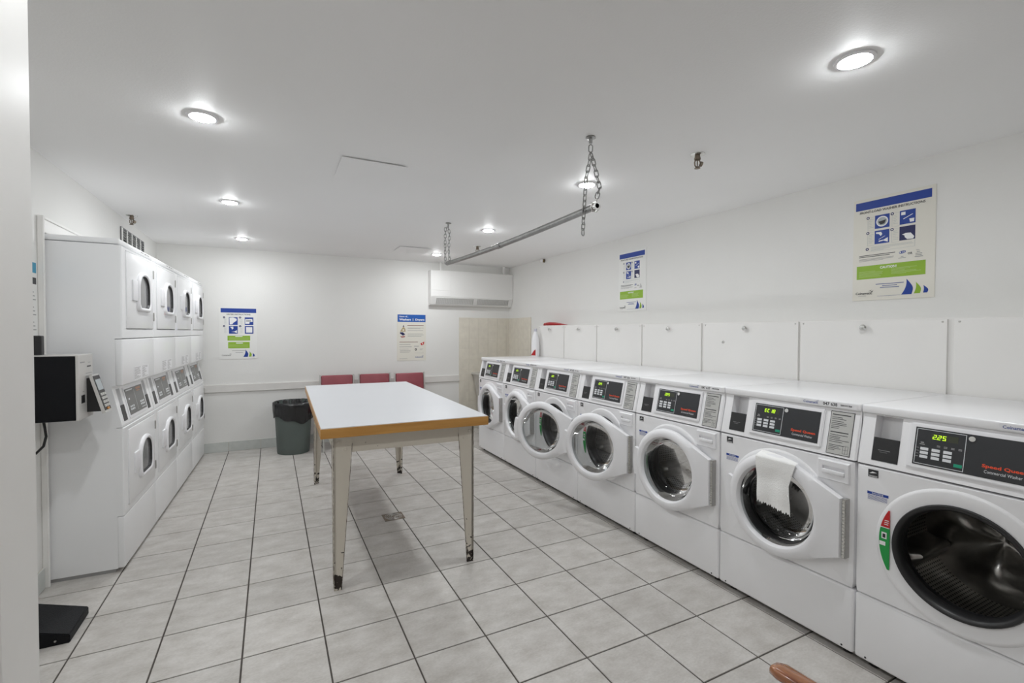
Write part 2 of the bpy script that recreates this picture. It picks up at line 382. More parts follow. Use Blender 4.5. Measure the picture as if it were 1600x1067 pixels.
# beige tiles round the sink corner
WT = 0.152
part('tile_backing', wall_back, WGROUT, B(3.555, XR, YB - 0.006, YB, 0, 1.622))
for i in range(6):
    for k in range(11):
        x0, x1 = 3.557 + i*WT, min(3.557 + (i+1)*WT, XR) - 0.002; z1 = 1.620 - k*WT; z0 = max(z1 - WT + 0.002, 0.002)
        if x1 - x0 > 0.02 and z1 - z0 > 0.02:
            part('tile', wall_back, WTILE, B(x0, x1, YB - 0.010, YB - 0.004, z0, z1, 0.001, 1), key=('wt', round(x1-x0, 3), i, k))
part('tile_backing', wall_right, WGROUT, B(XR - 0.006, XR, 3.10, YB - 0.01, 0, 1.622))
for i in range(5):
    for k in range(11):
        y1 = YB - 0.011 - i*WT; y0 = max(y1 - WT + 0.002, 3.10); z1 = 1.620 - k*WT; z0 = max(z1 - WT + 0.002, 0.002)
        if y1 - y0 > 0.02 and z1 - z0 > 0.02:
            part('tile', wall_right, WTILE, B(XR - 0.010, XR - 0.004, y0, y1, z0, z1, 0.001, 1))

# ------------------------------------------------------------------ ceiling lights
def light_at(x, y, where, name='recessed_light'):
    t = thing(name, (x, y, ZC), 0, 'round recessed ceiling light ' + where, 'light', 'recessed ceiling downlights')
    part('trim_ring', t, WPLAST, L([(0.064, 0.0), (0.063, -0.005), (0.052, -0.008), (0.048, -0.006), (0.048, 0.0)], n=40), 40, 'ltrim')
    part('lens', t, LENS, L([(0.0, -0.0165), (0.022, -0.0158), (0.037, -0.0128), (0.045, -0.0085), (0.048, -0.004)], n=40), 60, 'llens')
ORD = ['first', 'second', 'third', 'fourth', 'fifth']
for i, y in enumerate((3.068, 1.487, -0.10, -1.70)):
    light_at(0.857, y, ORD[i] + ' from the back wall in the row near the dryers', 'recessed_light_offscreen' if i == 3 else 'recessed_light')
    light_at(2.985, y, ORD[i] + ' from the back wall in the row near the washers')

# ------------------------------------------------------------------ washers
HX = 0.341
SLOPE0, SLOPE1 = (0.0, 0.866), (0.046, 1.076)          # (y, z) of the bottom and top of the sloped control panel
_sl = Vector((0, SLOPE1[0]-SLOPE0[0], SLOPE1[1]-SLOPE0[1])); SL = _sl.length; SD = _sl.normalized(); SN = Vector((0, -SD.z, SD.y))
def SP(x, t, d=0.0):       # point on the sloped panel, t along slope, d outward
    p = Vector((x, SLOPE0[0], SLOPE0[1])) + SD*t + SN*d; return (p.x, p.y, p.z)
def SPZ(x, z, d): return SP(x, (z - SLOPE0[1]) / SD.z, d)
def sbox(bm, x0, x1, z0, z1, d0, d1, bev=0.0):
    P = lambda x, z, d: bm.verts.new(SPZ(x, z, d))
    v = [P(x0,z0,d0),P(x1,z0,d0),P(x1,z1,d0),P(x0,z1,d0),P(x0,z0,d1),P(x1,z0,d1),P(x1,z1,d1),P(x0,z1,d1)]
    fs = [bm.faces.new([v[i] for i in q]) for q in ((0,1,2,3),(4,5,6,7),(0,1,5,4),(1,2,6,5),(2,3,7,6),(3,0,4,7))]
    if bev: bmesh.ops.bevel(bm, geom=list({e for f in fs for e in f.edges}), offset=bev, segments=2, affect='EDGES')
def SB(*a, **k): return lambda bm: sbox(bm, *a, **k)
def SBs(lst, **k):
    def fn(bm):
        for a in lst: sbox(bm, *a, **k)
    return fn
def sframe(bm, x0, x1, z0, z1, wd, d0, d1):
    for a in ((x0, x1, z0, z0+wd), (x0, x1, z1-wd, z1), (x0, x0+wd, z0+wd, z1-wd), (x1-wd, x1, z0+wd, z1-wd)): sbox(bm, *a, d0, d1)
CZ, RO = 0.58, 0.202          # centre height and radius of the loading hole
def ray_rect(a, x0, x1, z0, z1, cz):
    dx, dz = math.cos(a), math.sin(a); t = 1e9
    if dx > 1e-9: t = min(t, x1/dx)
    if dx < -1e-9: t = min(t, x0/dx)
    if dz > 1e-9: t = min(t, (z1-cz)/dz)
    if dz < -1e-9: t = min(t, (z0-cz)/dz)
    return t*dx, cz + t*dz
def front_panel(bm):
    z0, z1, b = 0.318, 0.862, 0.014
    ang = sorted([2*math.pi*i/72 for i in range(72)] + [math.atan2(z-CZ, x) % (2*math.pi) for x in (-HX+b, HX-b) for z in (z0+0.004, z1-0.004)])
    rows = []
    def rect_row(x, za, zb, y): rows.append([bm.verts.new((*[ray_rect(a, -x, x, za, zb, CZ)[0]], y, ray_rect(a, -x, x, za, zb, CZ)[1])) for a in ang])
    rect_row(HX, z0, z1, 0.06); rect_row(HX, z0, z1, 0.016); rect_row(HX-0.004, z0, z1, 0.005); rect_row(HX-b, z0+0.003, z1-0.003, 0.0)
    for r, y in ((0.264, 0.0), (0.259, -0.004), (0.250, -0.006), (0.225, -0.004), (0.207, -0.003), (RO, 0.004), (RO, 0.05)):
        rows.append([bm.verts.new((r*math.cos(a), y, CZ + r*math.sin(a))) for a in ang])
    n = len(ang)
    for A, C in zip(rows, rows[1:]):
        for i in range(n): bm.faces.new((A[i], A[(i+1) % n], C[(i+1) % n], C[i]))
def control_panel(bm):
    xs = [-HX+0.006, -0.290, -0.196, HX-0.006]; ts = [0.004, 0.024, 0.212, SL]
    g = {}
    def V(i, j):
        if (i, j) not in g: g[(i, j)] = bm.verts.new(SP(xs[i], ts[j]))
        return g[(i, j)]
    for i in range(3):
        for j in range(3):
            if (i, j) == (1, 1): continue
            bm.faces.new((V(i,j), V(i+1,j), V(i+1,j+1), V(i,j+1)))
    # pocket walls
    d = -0.055
    c = [(1,1),(2,1),(2,2),(1,2)]; q = [bm.verts.new(SP(xs[i], ts[j], d)) for i, j in c]
    for k in range(4): bm.faces.new((V(*c[k]), V(*c[(k+1) % 4]), q[(k+1) % 4], q[k]))
    bm.faces.new(q)
    # sides, bottom and rounded ends
    for sx, i in ((-1, 0), (1, 3)):
        col = [V(i, j) for j in range(4)]
        o1 = [bm.verts.new((sx*HX, SP(0, t)[1] + 0.007, SP(0, t)[2])) for t in ts]
        o2 = [bm.verts.new((sx*HX, 0.10, SP(0, t)[2])) for t in ts]
        for j in range(3):
            bm.faces.new((col[j], col[j+1], o1[j+1], o1[j])); bm.faces.new((o1[j], o1[j+1], o2[j+1], o2[j]))
    lo = [bm.verts.new((x, 0.03, SP(0, ts[0])[2])) for x in xs]
    for i in range(3): bm.faces.new((V(i,0), V(i+1,0), lo[i+1], lo[i]))
def washer_body(bm):
    y0, y1 = 0.045, 0.79
    box(bm, -HX, -HX+0.006, y0, y1, 0.03, 1.08); box(bm, HX-0.006, HX, y0, y1, 0.03, 1.08)
    box(bm, -HX, HX, y1-0.006, y1, 0.03, 1.08); box(bm, -HX, HX, y0, y1, 0.03, 0.036)
def hull_radius(a):
    # outline of the door: circle plus the straight hinge edge
    R, hx, hz = 0.247, 0.306, 0.130
    pts = []
    d = math.hypot(hx, hz); phi = math.atan2(hz, hx); al = math.acos(R/d)
    ta = phi + al                      # tangent angle on the circle
    if abs(a) <= math.atan2(hz, hx): return hx / math.cos(a)
    if abs(a) >= ta: return R
    s = abs(a); x1, z1, x2, z2 = hx, hz, R*math.cos(ta), R*math.sin(ta)
    # ray / segment
    ca, sa = math.cos(s), math.sin(s); den = ca*(z2-z1) - sa*(x2-x1)
    return (x1*(z2-z1) - z1*(x2-x1)) / den
def door_frame(bm):
    DX = -0.315
    ang = sorted([-math.pi + 2*math.pi*i/80 for i in range(80)] + [math.atan2(0.130, 0.306), -math.atan2(0.130, 0.306)])
    n = len(ang); rows = []
    def row(fn, y): rows.append([bm.verts.new((DX + fn(a)*math.cos(a), y, fn(a)*math.sin(a))) for a in ang])
    ri = 0.190
    row(lambda a: 0.196, 0.004); row(lambda a: hull_radius(a) - 0.006, -0.002); row(lambda a: hull_radius(a), -0.010); row(lambda a: hull_radius(a), -0.026); row(lambda a: hull_radius(a) - 0.006, -0.034)
    row(lambda a: min(hull_radius(a) - 0.014, 0.238), -0.040); row(lambda a: 0.214, -0.046); row(lambda a: 0.199, -0.042); row(lambda a: ri, -0.028); row(lambda a: ri, 0.004)
    for A, C in zip(rows, rows[1:]):
        for i in range(n): bm.faces.new((A[i], A[(i+1) % n], C[(i+1) % n], C[i]))
def sector(bm, c, r0, r1, a0, a1, y0, y1, n=10):
    P = [[], [], [], []]
    for i in range(n+1):
        a = math.radians(a0 + (a1-a0)*i/n)
        for k, (r, y) in enumerate(((r0, y0), (r1, y0), (r1, y1), (r0, y1))):
            P[k].append(bm.verts.new((c[0] + r*math.cos(a), y, c[1] + r*math.sin(a))))
    for i in range(n):
        for k in range(4): bm.faces.new((P[k][i], P[k][i+1], P[(k+1) % 4][i+1], P[(k+1) % 4][i]))
    bm.faces.new([P[k][0] for k in range(4)]); bm.faces.new([P[k][n] for k in range(4)])
def segment(bm, z0, z1, R, chord=-0.212, n=14):
    A, C = [], []
    for i in range(n + 1):
        z = z0 + (z1 - z0)*i/n; A.append(bm.verts.new((min(-math.sqrt(R*R - z*z), chord - 0.0004), -0.0092, CZ + z))); C.append(bm.verts.new((chord, -0.0092, CZ + z)))
    for i in range(n): bm.faces.new((A[i], C[i], C[i+1], A[i+1]))
def drum_back(bm):
    n, rows = 60, []
    rs = [0.0, 0.03, 0.06, 0.09, 0.12, 0.15, 0.18, 0.21, 0.235, 0.255]
    for r in rs:
        row = []
        for i in range(n):
            a = 2*math.pi*i/n; lob = 0.5 + 0.5*math.cos(3*(a - 0.55)); s = min(1, r/0.09)*max(0, min(1, (0.262 - r)/0.09))
            y = 0.40 - 0.085*(lob**1.1)*s
            row.append(bm.verts.new((r*math.cos(a), y, CZ + r*math.sin(a))))
        rows.append(row)
    for A, C in zip(rows, rows[1:]):
        for i in range(n):
            try: bm.faces.new((A[i], A[(i+1) % n], C[(i+1) % n], C[i]))
            except ValueError: pass
    bmesh.ops.remove_doubles(bm, verts=bm.verts, dist=1e-5)
def lifter(bm, a):
    ca, sa = math.cos(a), math.sin(a)
    sec = [(0.252, -0.055), (0.215, -0.030), (0.170, -0.014), (0.162, 0.0), (0.170, 0.014), (0.215, 0.030), (0.252, 0.055)]
    rows = []
    for y, k in ((0.09, 0.35), (0.12, 0.95), (0.34, 1.0), (0.39, 0.8)):
        row = []
        for r, t in sec:
            rr = 0.252 - (0.252 - r)*k; row.append(bm.verts.new((rr*ca - t*sa, y, CZ + rr*sa + t*ca)))
        rows.append(row)
    for A, C in zip(rows, rows[1:]):
        for i in range(len(sec)-1): bm.faces.new((A[i], A[i+1], C[i+1], C[i]))
    bm.faces.new(rows[0]); bm.faces.new(rows[-1])
def hinge_strip(bm):
    box(bm, -0.006, 0.007, -0.026, 0.006, -0.128, 0.128)
def hinge_slots(bm):
    for i in range(17): box(bm, -0.0045, 0.0055, -0.0300, -0.0255, -0.124 + i*0.0148, -0.115 + i*0.0148)
def drawer_front(bm):
    def R(p, q, r, t, y): return [(p, y, r), (q, y, r), (q, y, t), (p, y, t)]
    q = loop_rows(bm, [R(0.190, 0.322, 0.762, 0.850, 0.002), R(0.190, 0.322, 0.762, 0.850, -0.006), R(0.194, 0.318, 0.766, 0.846, -0.010), R(0.211, 0.304, 0.790, 0.824, -0.010), R(0.211, 0.304, 0.790, 0.824, -0.0008)])
    bm.faces.new(q[-1])
def seg_digits(bm, s, x, z, h, wd, pitch, d):
    SEG = {'0':'abcdef','1':'bc','2':'abged','3':'abgcd','4':'fgbc','5':'afgcd','6':'afgedc','7':'abc','8':'abcdefg','9':'abfgcd','E':'afged','C':'afed'}
    t = h*0.13; sk = 0.16
    for ch in s:
        if ch == ' ': x += pitch; continue
        if ch == '.': sbox(bm, x - pitch + wd + 0.15*wd, x - pitch + wd + 0.15*wd + t, z, z+t, d, d+0.0006); continue
        for g in SEG[ch]:
            r = {'a': (t*.4, wd-t*.4, h-t, h), 'g': (t*.4, wd-t*.4, h/2-t/2, h/2+t/2), 'd': (t*.4, wd-t*.4, 0, t), 'f': (0, t, h/2, h), 'b': (wd-t, wd, h/2, h), 'e': (0, t, 0, h/2), 'c': (wd-t, wd, 0, h/2)}[g]
            o = sk*(r[2]+r[3])/2; sbox(bm, x+r[0]+o, x+r[1]+o, z+r[2], z+r[3], d, d+0.0006)
        x += pitch
def washer(Yc, number, lcd, ang, label):
    w = thing('washing_machine', (3.345, Yc, 0), -math.pi/2, label, 'washer', 'front-load washers along the right wall')
    part('cabinet', w, ENAMEL, washer_body, None, 'wbody')
    part('added_base', w, BASEM, Bs([(-HX+0.01, HX-0.01, 0.05, 0.78, 0.012, 0.034)]), None, 'waddbase')  # grey base, invented to make the gap below the washer dark
    for sx in (-1, 1):
        for y in (0.07, 0.72): part('foot', w, RUBBER, L([(0.0, 0.0), (0.022, 0.0), (0.022, 0.008), (0.012, 0.014), (0.012, 0.03)], c=(sx*0.29, y), n=14), None, ('wfoot', sx, y))
    fp = part('front_panel', w, ENAMEL, front_panel, 35, 'wfront')
    kick = part('kick_panel', w, ENAMEL, B(-HX, HX, 0.003, 0.05, 0.034, 0.313, 0.012, 3), 40, 'wkick')
    for xs_ in (-0.2965, 0.2965): part('screw', kick, DARKSCREW, L([(0.0, 0.0015), (0.004, 0.0015), (0.004, 0.004)], c=(xs_, 0.050), n=10, axis='y'), None, ('wkscrew', xs_))
    cp = part('control_panel', w, ENAMEL, control_panel, 30, 'wctrl')
    part('coin_plate', cp, BLACKP, SB(-0.288, -0.198, 0.891, 0.984, -0.003, 0.002, bev=0.001), None, 'wcoin')
    part('print_lines', cp, GINK, SBs([(-0.268, -0.226, 0.934, 0.9355, 0.002, 0.0024), (-0.262, -0.236, 0.927, 0.928, 0.002, 0.0024)]), None, 'wcoinprint', kind='stuff')
    part('bezel', cp, WPLAST, SB(-0.168, 0.196, 0.893, 1.066, 0.0, 0.007, bev=0.005), 40, 'wbezel')
    dp = part('display_panel', w, GRAPH, SB(-0.148, 0.180, 0.909, 1.050, 0.006, 0.0085, bev=0.0006), None, 'wdisp')
    part('display_outline', dp, KEYW, lambda bm: sframe(bm, -0.143, 0.004, 0.914, 1.045, 0.0018, 0.0085, 0.0089), None, 'wdoutl')
    part('readout_window', dp, LCDOFF, SB(-0.098, -0.018, 1.009, 1.032, 0.0085, 0.0088), None, 'wlcdw')
    part('readout', dp, LCD, lambda bm: seg_digits(bm, lcd, -0.094, 1.012, 0.0165, 0.0105, 0.0145, 0.0089), None, 'wlcd' + lcd)
    part('indicator_print', dp, GINK, SBs([(-0.128 + 0.0, -0.118, 0.992, 0.996, 0.0085, 0.0088), (-0.131, -0.115, 0.986, 0.989, 0.0085, 0.0088)] + [(-0.078 + k*0.021, -0.068 + k*0.021, z, z + 0.0022, 0.0085, 0.0088) for k in range(4) for z in (0.989, 0.985)] + [(-0.139, -0.131, z, z + 0.0018, 0.0085, 0.0088) for z in (0.972, 0.961, 0.950, 0.940)]), None, 'wind', kind='stuff')
    for cx_ in (-0.127, -0.092, -0.057):
        for cz_ in (0.966, 0.9515, 0.937):
            k = part('key', dp, KEYW, SB(cx_, cx_ + 0.025, cz_, cz_ + 0.0105, 0.0085, 0.0096, bev=0.0004), None, ('wkey', cx_, cz_))
    part('start_key', dp, KEYG, SB(-0.024, 0.000, 0.925, 0.9365, 0.0085, 0.0098, bev=0.0004), None, 'wstart')
    part('lock', dp, CHROME, lambda bm: [tube(bm, [SPZ(0.020, 1.034, 0.006), SPZ(0.020, 1.034, 0.0125)], 0.0095, 16)], None, 'wlock')
    text_part('lettering', dp, 'Speed Queen', 0.052, 0.166, 0.941, 0.956, 0, ORANGE, 0.03, fn=lambda X, Z, y: SPZ(X, Z, 0.0089))
    text_part('lettering', dp, 'Commercial Washer', 0.059, 0.155, 0.926, 0.9365, 0, KEYW, 0.0, fn=lambda X, Z, y: SPZ(X, Z, 0.00891))
    il = part('instruction_label', w, INK, SB(0.218, 0.316, 0.879, 1.066, 0.0, 0.0015), None, 'wilab')
    part('label_face', il, LABELG, SB(0.2205, 0.3135, 0.8815, 1.0635, 0.0015, 0.0019), None, 'wilf')
    ln = [(0.226, 0.302, 1.049, 1.053), (0.226, 0.300, 0.973, 0.977)]
    rr = random.Random(3)
    for z in (1.038, 1.031, 1.021, 1.013, 1.006, 0.998, 0.991, 0.962, 0.954, 0.947, 0.940, 0.932, 0.918, 0.911, 0.904, 0.897): ln.append((0.226, 0.245 + rr.random()*0.05 + (0.0 if z < 0.93 else 0.012), z, z + 0.0022))
    ln += [(0.285, 0.306, 0.920, 0.921), (0.285, 0.306, 0.888, 0.889), (0.285, 0.306, 0.904, 0.905), (0.285, 0.286, 0.888, 0.921), (0.3055, 0.3065, 0.888, 0.921), (0.295, 0.296, 0.888, 0.921)]
    part('print_lines', il, INK, SBs([a + (0.0019, 0.0022) for a in ln]), None, 'wiprint', kind='stuff')
    top = part('top_lid', w, ENAMEL, B(-HX, HX, 0.036, 0.79, 1.077, 1.112, 0.006, 3), 40, 'wtop')
    part('number_strip', top, WPLAST, B(0.086, 0.326, 0.0353, 0.0362, 1.0840, 1.1055), None, 'wstrip')
    text_part('lettering', top, 'Coinamatic', 0.095, 0.162, 1.0885, 1.1000, 0.0350, LOGO, 0.02)
    part('logo_mark', top, LOGO, lambda bm: [bm.faces.new([bm.verts.new(p) for p in ((0.150, 0.0350, 1.1000), (0.168, 0.0350, 1.1050), (0.160, 0.0350, 1.1005))])], None, 'wmark')
    text_part('lettering', top, number, 0.184, 0.246, 1.0875, 1.1025, 0.0350, INK, 0.02)
    text_part('lettering', top, 'SERVICE#', 0.259, 0.306, 1.0910, 1.0985, 0.0350, INK, 0.03)
    dr_ = part('detergent_drawer', w, WPLAST, drawer_front, None, 'wdraw')
    part('drawer_pull', dr_, WPLAST, B(0.212, 0.303, -0.0145, -0.001, 0.791, 0.809, 0.003), 40, 'wpull')
    st = part('energy_sticker', w, INK, B(-0.296, -0.259, -0.0010, 0.0002, 0.820, 0.851), None, 'west')
    part('star_print', st, WINK, lambda bm: [quads(bm, [(-0.293, -0.262, 0.8222, 0.8236), (-0.293, -0.262, 0.8255, 0.8265)], -0.0012)] + [bm.faces.new([bm.verts.new((x, -0.0012, z)) for x, z in ((-0.292, 0.834), (-0.280, 0.843), (-0.264, 0.840), (-0.276, 0.837))])], None, 'wstar')
    nt_ = part('notice_sticker', w, WPLAST, B(-0.298, -0.222, -0.0008, 0.0002, 0.722, 0.760), None, 'wnot')
    part('notice_header', nt_, BLUE, B(-0.298, -0.222, -0.0011, -0.0008, 0.748, 0.759), None, 'wnoth')
    text_part('lettering', nt_, 'NOTICE', -0.280, -0.240, 0.7505, 0.7565, -0.0012, WINK, 0.02)
    part('print_lines', nt_, LOGO, lambda bm: quads(bm, [(-0.296, -0.226, z, z + 0.0016) for z in (0.743, 0.739, 0.735, 0.731, 0.727)], -0.0010), None, 'wnotl', kind='stuff')
    # sticker arc beside the loading hole
    C0 = (0, CZ)
    sr = part('door_sticker', w, STGREEN, lambda bm: segment(bm, -0.118, 0.048, 0.249), None, 'wstk', label='green curved arrow sticker')
    part('warning_sticker', sr, RED, lambda bm: segment(bm, 0.052, 0.122, 0.249), None, 'wstr', label='red pointed tip of the sticker')
    part('sticker_print', sr, WINK, lambda bm: quads(bm, [(-0.236, -0.214, CZ + 0.0485, CZ + 0.0515), (-0.230, -0.215, CZ + 0.078, CZ + 0.081), (-0.231, -0.216, CZ + 0.070, CZ + 0.073), (-0.232, -0.217, CZ + 0.062, CZ + 0.065), (-0.240, -0.222, CZ + 0.004, CZ + 0.030), (-0.247, -0.226, CZ - 0.024, CZ - 0.008)], -0.0099), None, 'wstp')
    part('sticker_symbol', sr, INK, lambda bm: quads(bm, [(-0.236, -0.226, CZ + 0.008, CZ + 0.024)], -0.0101), None, 'wsts')
    part('gasket', w, RUBBER, L([(0.207, -0.004), (0.204, -0.012), (0.196, -0.013), (0.188, -0.006), (0.183, 0.012), (0.180, 0.03), (0.190, 0.05), (0.196, 0.065), (0.190, 0.075), (0.205, 0.085)], c=C0, n=64, axis='y'), 60, 'wgask')
    part('drum', w, PERF, L([(0.196, 0.082), (0.204, 0.080), (0.214, 0.086), (0.255, 0.100), (0.256, 0.41)], c=C0, n=64, axis='y'), 50, 'wdrum')
    part('drum_back', w, STEEL, drum_back, 80, 'wdrumb')
    for k in range(3): part('lifter', w, STEEL, (lambda bm, k=k: lifter(bm, math.radians(203 + 120*k))), 50, ('wlift', k))
    d = link('door', mesh('door', WPLAST, door_frame, 40, 'wdoor'), w, (0.315, -0.006, CZ - 0.006), math.radians(ang))
    part('door_glass', d, GLASS, L([(0.191, -0.024), (0.186, -0.010), (0.178, 0.030), (0.160, 0.056), (0.110, 0.068), (0.0, 0.072)], c=(-0.315, 0), n=64, axis='y'), 80, 'wglass')
    part('door_handle', d, WPLAST, lambda bm: sector(bm, (-0.315, 0), 0.226, 0.272, 161, 200, -0.034, -0.012, 12), 40, 'whand')
    hg = part('hinge', d, STEEL, hinge_strip, None, 'whinge')
    part('hinge_knuckles', hg, CHROME, hinge_slots, None, 'whslots', kind='stuff')
    return w
WY = lambda k: -1.889 + 0.686*(7 - k)
washer(WY(1), '047 633', '225', 0, 'white front-load washer at the row end beside the stone sink')
washer(WY(2), '047 634', '225', 0, 'white front-load washer with shut door, second from the stone sink')
washer(WY(3), '047 635', '225', 27, 'white front-load washer with door ajar, third from the stone sink')
washer(WY(4), '047 636', '225', 17, 'white front-load washer with door ajar, fourth from the stone sink')
washer(WY(5), '047 637', '225', 4, 'white front-load washer numbered 047 637 beside the one with the cloth')
washer(WY(6), '047 638', 'EC18', 0, 'white front-load washer numbered 047 638 with white cloth on its door')
washer(WY(7), '047 639', '2.25', 168, 'white front-load washer with uncovered loading hole showing the steel drum')

# cloth over the door of the sixth washer
def cloth(bm):
    nx, nz = 28, 40; g = []
    for j in range(nz + 1):
        v = j/nz; row = []
        for i in range(nx + 1):
            u = i/nx
            xl, xr = -0.083 + 0.012*v, 0.124 - 0.040*min(1, v*2.2) + 0.008*v; zt = 0.830 - 0.018*u; zb = 0.580 - 0.022*u
            if j == nz: zb += 0.005*((i % 2)*2 - 1) + 0.004*math.sin(i*1.3)
            x = xl + (xr - xl)*u; z = zt + (zb - zt)*v
            t = max(0, min(1, (0.826 - z)/0.022)); t = t*t*(3 - 2*t)
            y = -0.012*(1-t) - 0.060*t + 0.006*max(0, min(1, (0.76 - z)/0.06))
            y -= 0.005*math.sin(u*8 + v*2)*v + 0.003*math.sin(v*9 + u*3)*v
            row.append(bm.verts.new((x, y, z)))
        g.append(row)
    for A, C in zip(g, g[1:]):
        for i in range(nx): bm.faces.new((A[i], A[i+1], C[i+1], C[i]))
part('cloth', None, CLOTHM, cloth, 60, loc=(3.345, WY(6), 0), rotz=-math.pi/2, label='white frayed cloth hanging over a washer door', cat='cloth')

# ------------------------------------------------------------------ stacked dryers
DW = 0.7175; DWB = 0.712
def arch(w_, h, n=20, rb=0.045, p=2.3):
    """outline: rounded arch on top, small-radius corners below; centred, (x,z)"""
    pts = []; hw = w_/2; ht = h*0.5
    for i in range(n + 1):
        a = math.pi*i/n; c, s = math.cos(a), math.sin(a)
        pts.append((hw*math.copysign(abs(c)**(2/p), c), ht*abs(s)**(2/p)))
    for i in range(7):
        a = math.pi + math.pi/2*i/6; pts.append((-hw + rb + rb*math.cos(a), -ht + rb + rb*math.sin(a)))
    for i in range(7):
        a = 1.5*math.pi + math.pi/2*i/6; pts.append((hw - rb + rb*math.cos(a), -ht + rb + rb*math.sin(a)))
    return pts
def dryer_window(cx, cz):
    def fn(bm):
        rows = []
        for w_, h, y in ((0.305, 0.262, -0.012), (0.300, 0.257, -0.022), (0.286, 0.243, -0.030), (0.262, 0.222, -0.030), (0.248, 0.210, -0.024)):
            rows.append([(cx + x, y, cz + z) for x, z in arch(w_, h)])
        loop_rows(bm, rows)
    return fn
def dryer_seal(cx, cz):
    def fn(bm): loop_rows(bm, [[(cx + x, y, cz + z) for x, z in arch(w_, h)] for w_, h, y in ((0.248, 0.210, -0.0242), (0.240, 0.202, -0.013))])
    return fn
def dryer_glass(cx, cz):
    def fn(bm):
        bm.faces.new([bm.verts.new((cx + x, -0.0135, cz + z)) for x, z in arch(0.242, 0.204)])
    return fn
def dryer_upper(bm): box(bm, 0.004, DWB, 0.028, 0.70, 1.094, 1.918)
def dryer_lower(bm): box(bm, 0.004, DWB, 0.028, 0.70, 0.022, 0.850)
def front_with_opening(x0, x1, z0, z1, a0, a1, b0, b1):
    def R(p, q, r, t, y): return [(p, y, r), (q, y, r), (q, y, t), (p, y, t)]
    return lambda bm: loop_rows(bm, [R(x0, x1, z0, z1, 0.028), R(x0, x1, z0, z1, 0.0), R(x0+0.006, x1-0.006, z0+0.003, z1-0.003, -0.006), R(a0, a1, b0, b1, -0.006), R(a0, a1, b0, b1, 0.028)])
def dryer_console(bm):
    xs = [0.004, 0.062, 0.128, 0.590, 0.652, DWB]; rows = [(0.0, 0.850), (0.0, 0.862), None, None, (0.046, 1.082), (0.046, 1.094)]
    yz = lambda z: (0.046*(z - 0.862)/0.22, z)
    rows[2], rows[3] = yz(0.878), yz(1.072); g = {}
    def V(i, j):
        if (i, j) not in g: g[(i, j)] = bm.verts.new((xs[i], rows[j][0], rows[j][1]))
        return g[(i, j)]
    for i in range(5):
        for j in range(5):
            if j == 2 and i in (1, 3):
                c = [(i, 2), (i+1, 2), (i+1, 3), (i, 3)]; q = [bm.verts.new((xs[a], rows[b][0] + 0.05, rows[b][1])) for a, b in c]
                for k in range(4): bm.faces.new((V(*c[k]), V(*c[(k+1) % 4]), q[(k+1) % 4], q[k]))
                bm.faces.new(q)
            else: bm.faces.new((V(i, j), V(i+1, j), V(i+1, j+1), V(i, j+1)))
    bl_, br_, tl_, tr_ = [bm.verts.new((x, 0.70, z)) for z in (0.850, 1.094) for x in (0.004, DWB)]
    bm.faces.new([V(i, 0) for i in range(6)] + [br_, bl_]); bm.faces.new([V(i, 5) for i in range(6)] + [tr_, tl_]); bm.faces.new((bl_, br_, tr_, tl_))
    bm.faces.new([V(0, j) for j in range(6)] + [tl_, bl_]); bm.faces.new([V(5, j) for j in range(6)] + [tr_, br_])
DS0, DS1 = Vector((0, 0.0, 0.862)), Vector((0, 0.046, 1.082)); DSD = (DS1 - DS0).normalized(); DSN = Vector((0, -DSD.z, DSD.y))
def DP(x, z, d):
    p = DS0 + DSD*((z - 0.862)/DSD.z) + DSN*d; return (x, p.y, p.z)
def dbox(bm, x0, x1, z0, z1, d0, d1):
    v = [bm.verts.new(DP(x, z, d)) for d in (d0, d1) for x, z in ((x0,z0),(x1,z0),(x1,z1),(x0,z1))]
    for q in ((0,1,2,3),(4,5,6,7),(0,1,5,4),(1,2,6,5),(2,3,7,6),(3,0,4,7)): bm.faces.new([v[i] for i in q])
def DBs(lst):
    def fn(bm):
        for a in lst: dbox(bm, *a)
    return fn
def round_front(x0, x1, z0, z1, y0=0.0, b=0.007):
    return lambda bm: box(bm, x0, x1, y0 - 0.006, 0.03, z0, z1, b, 3)
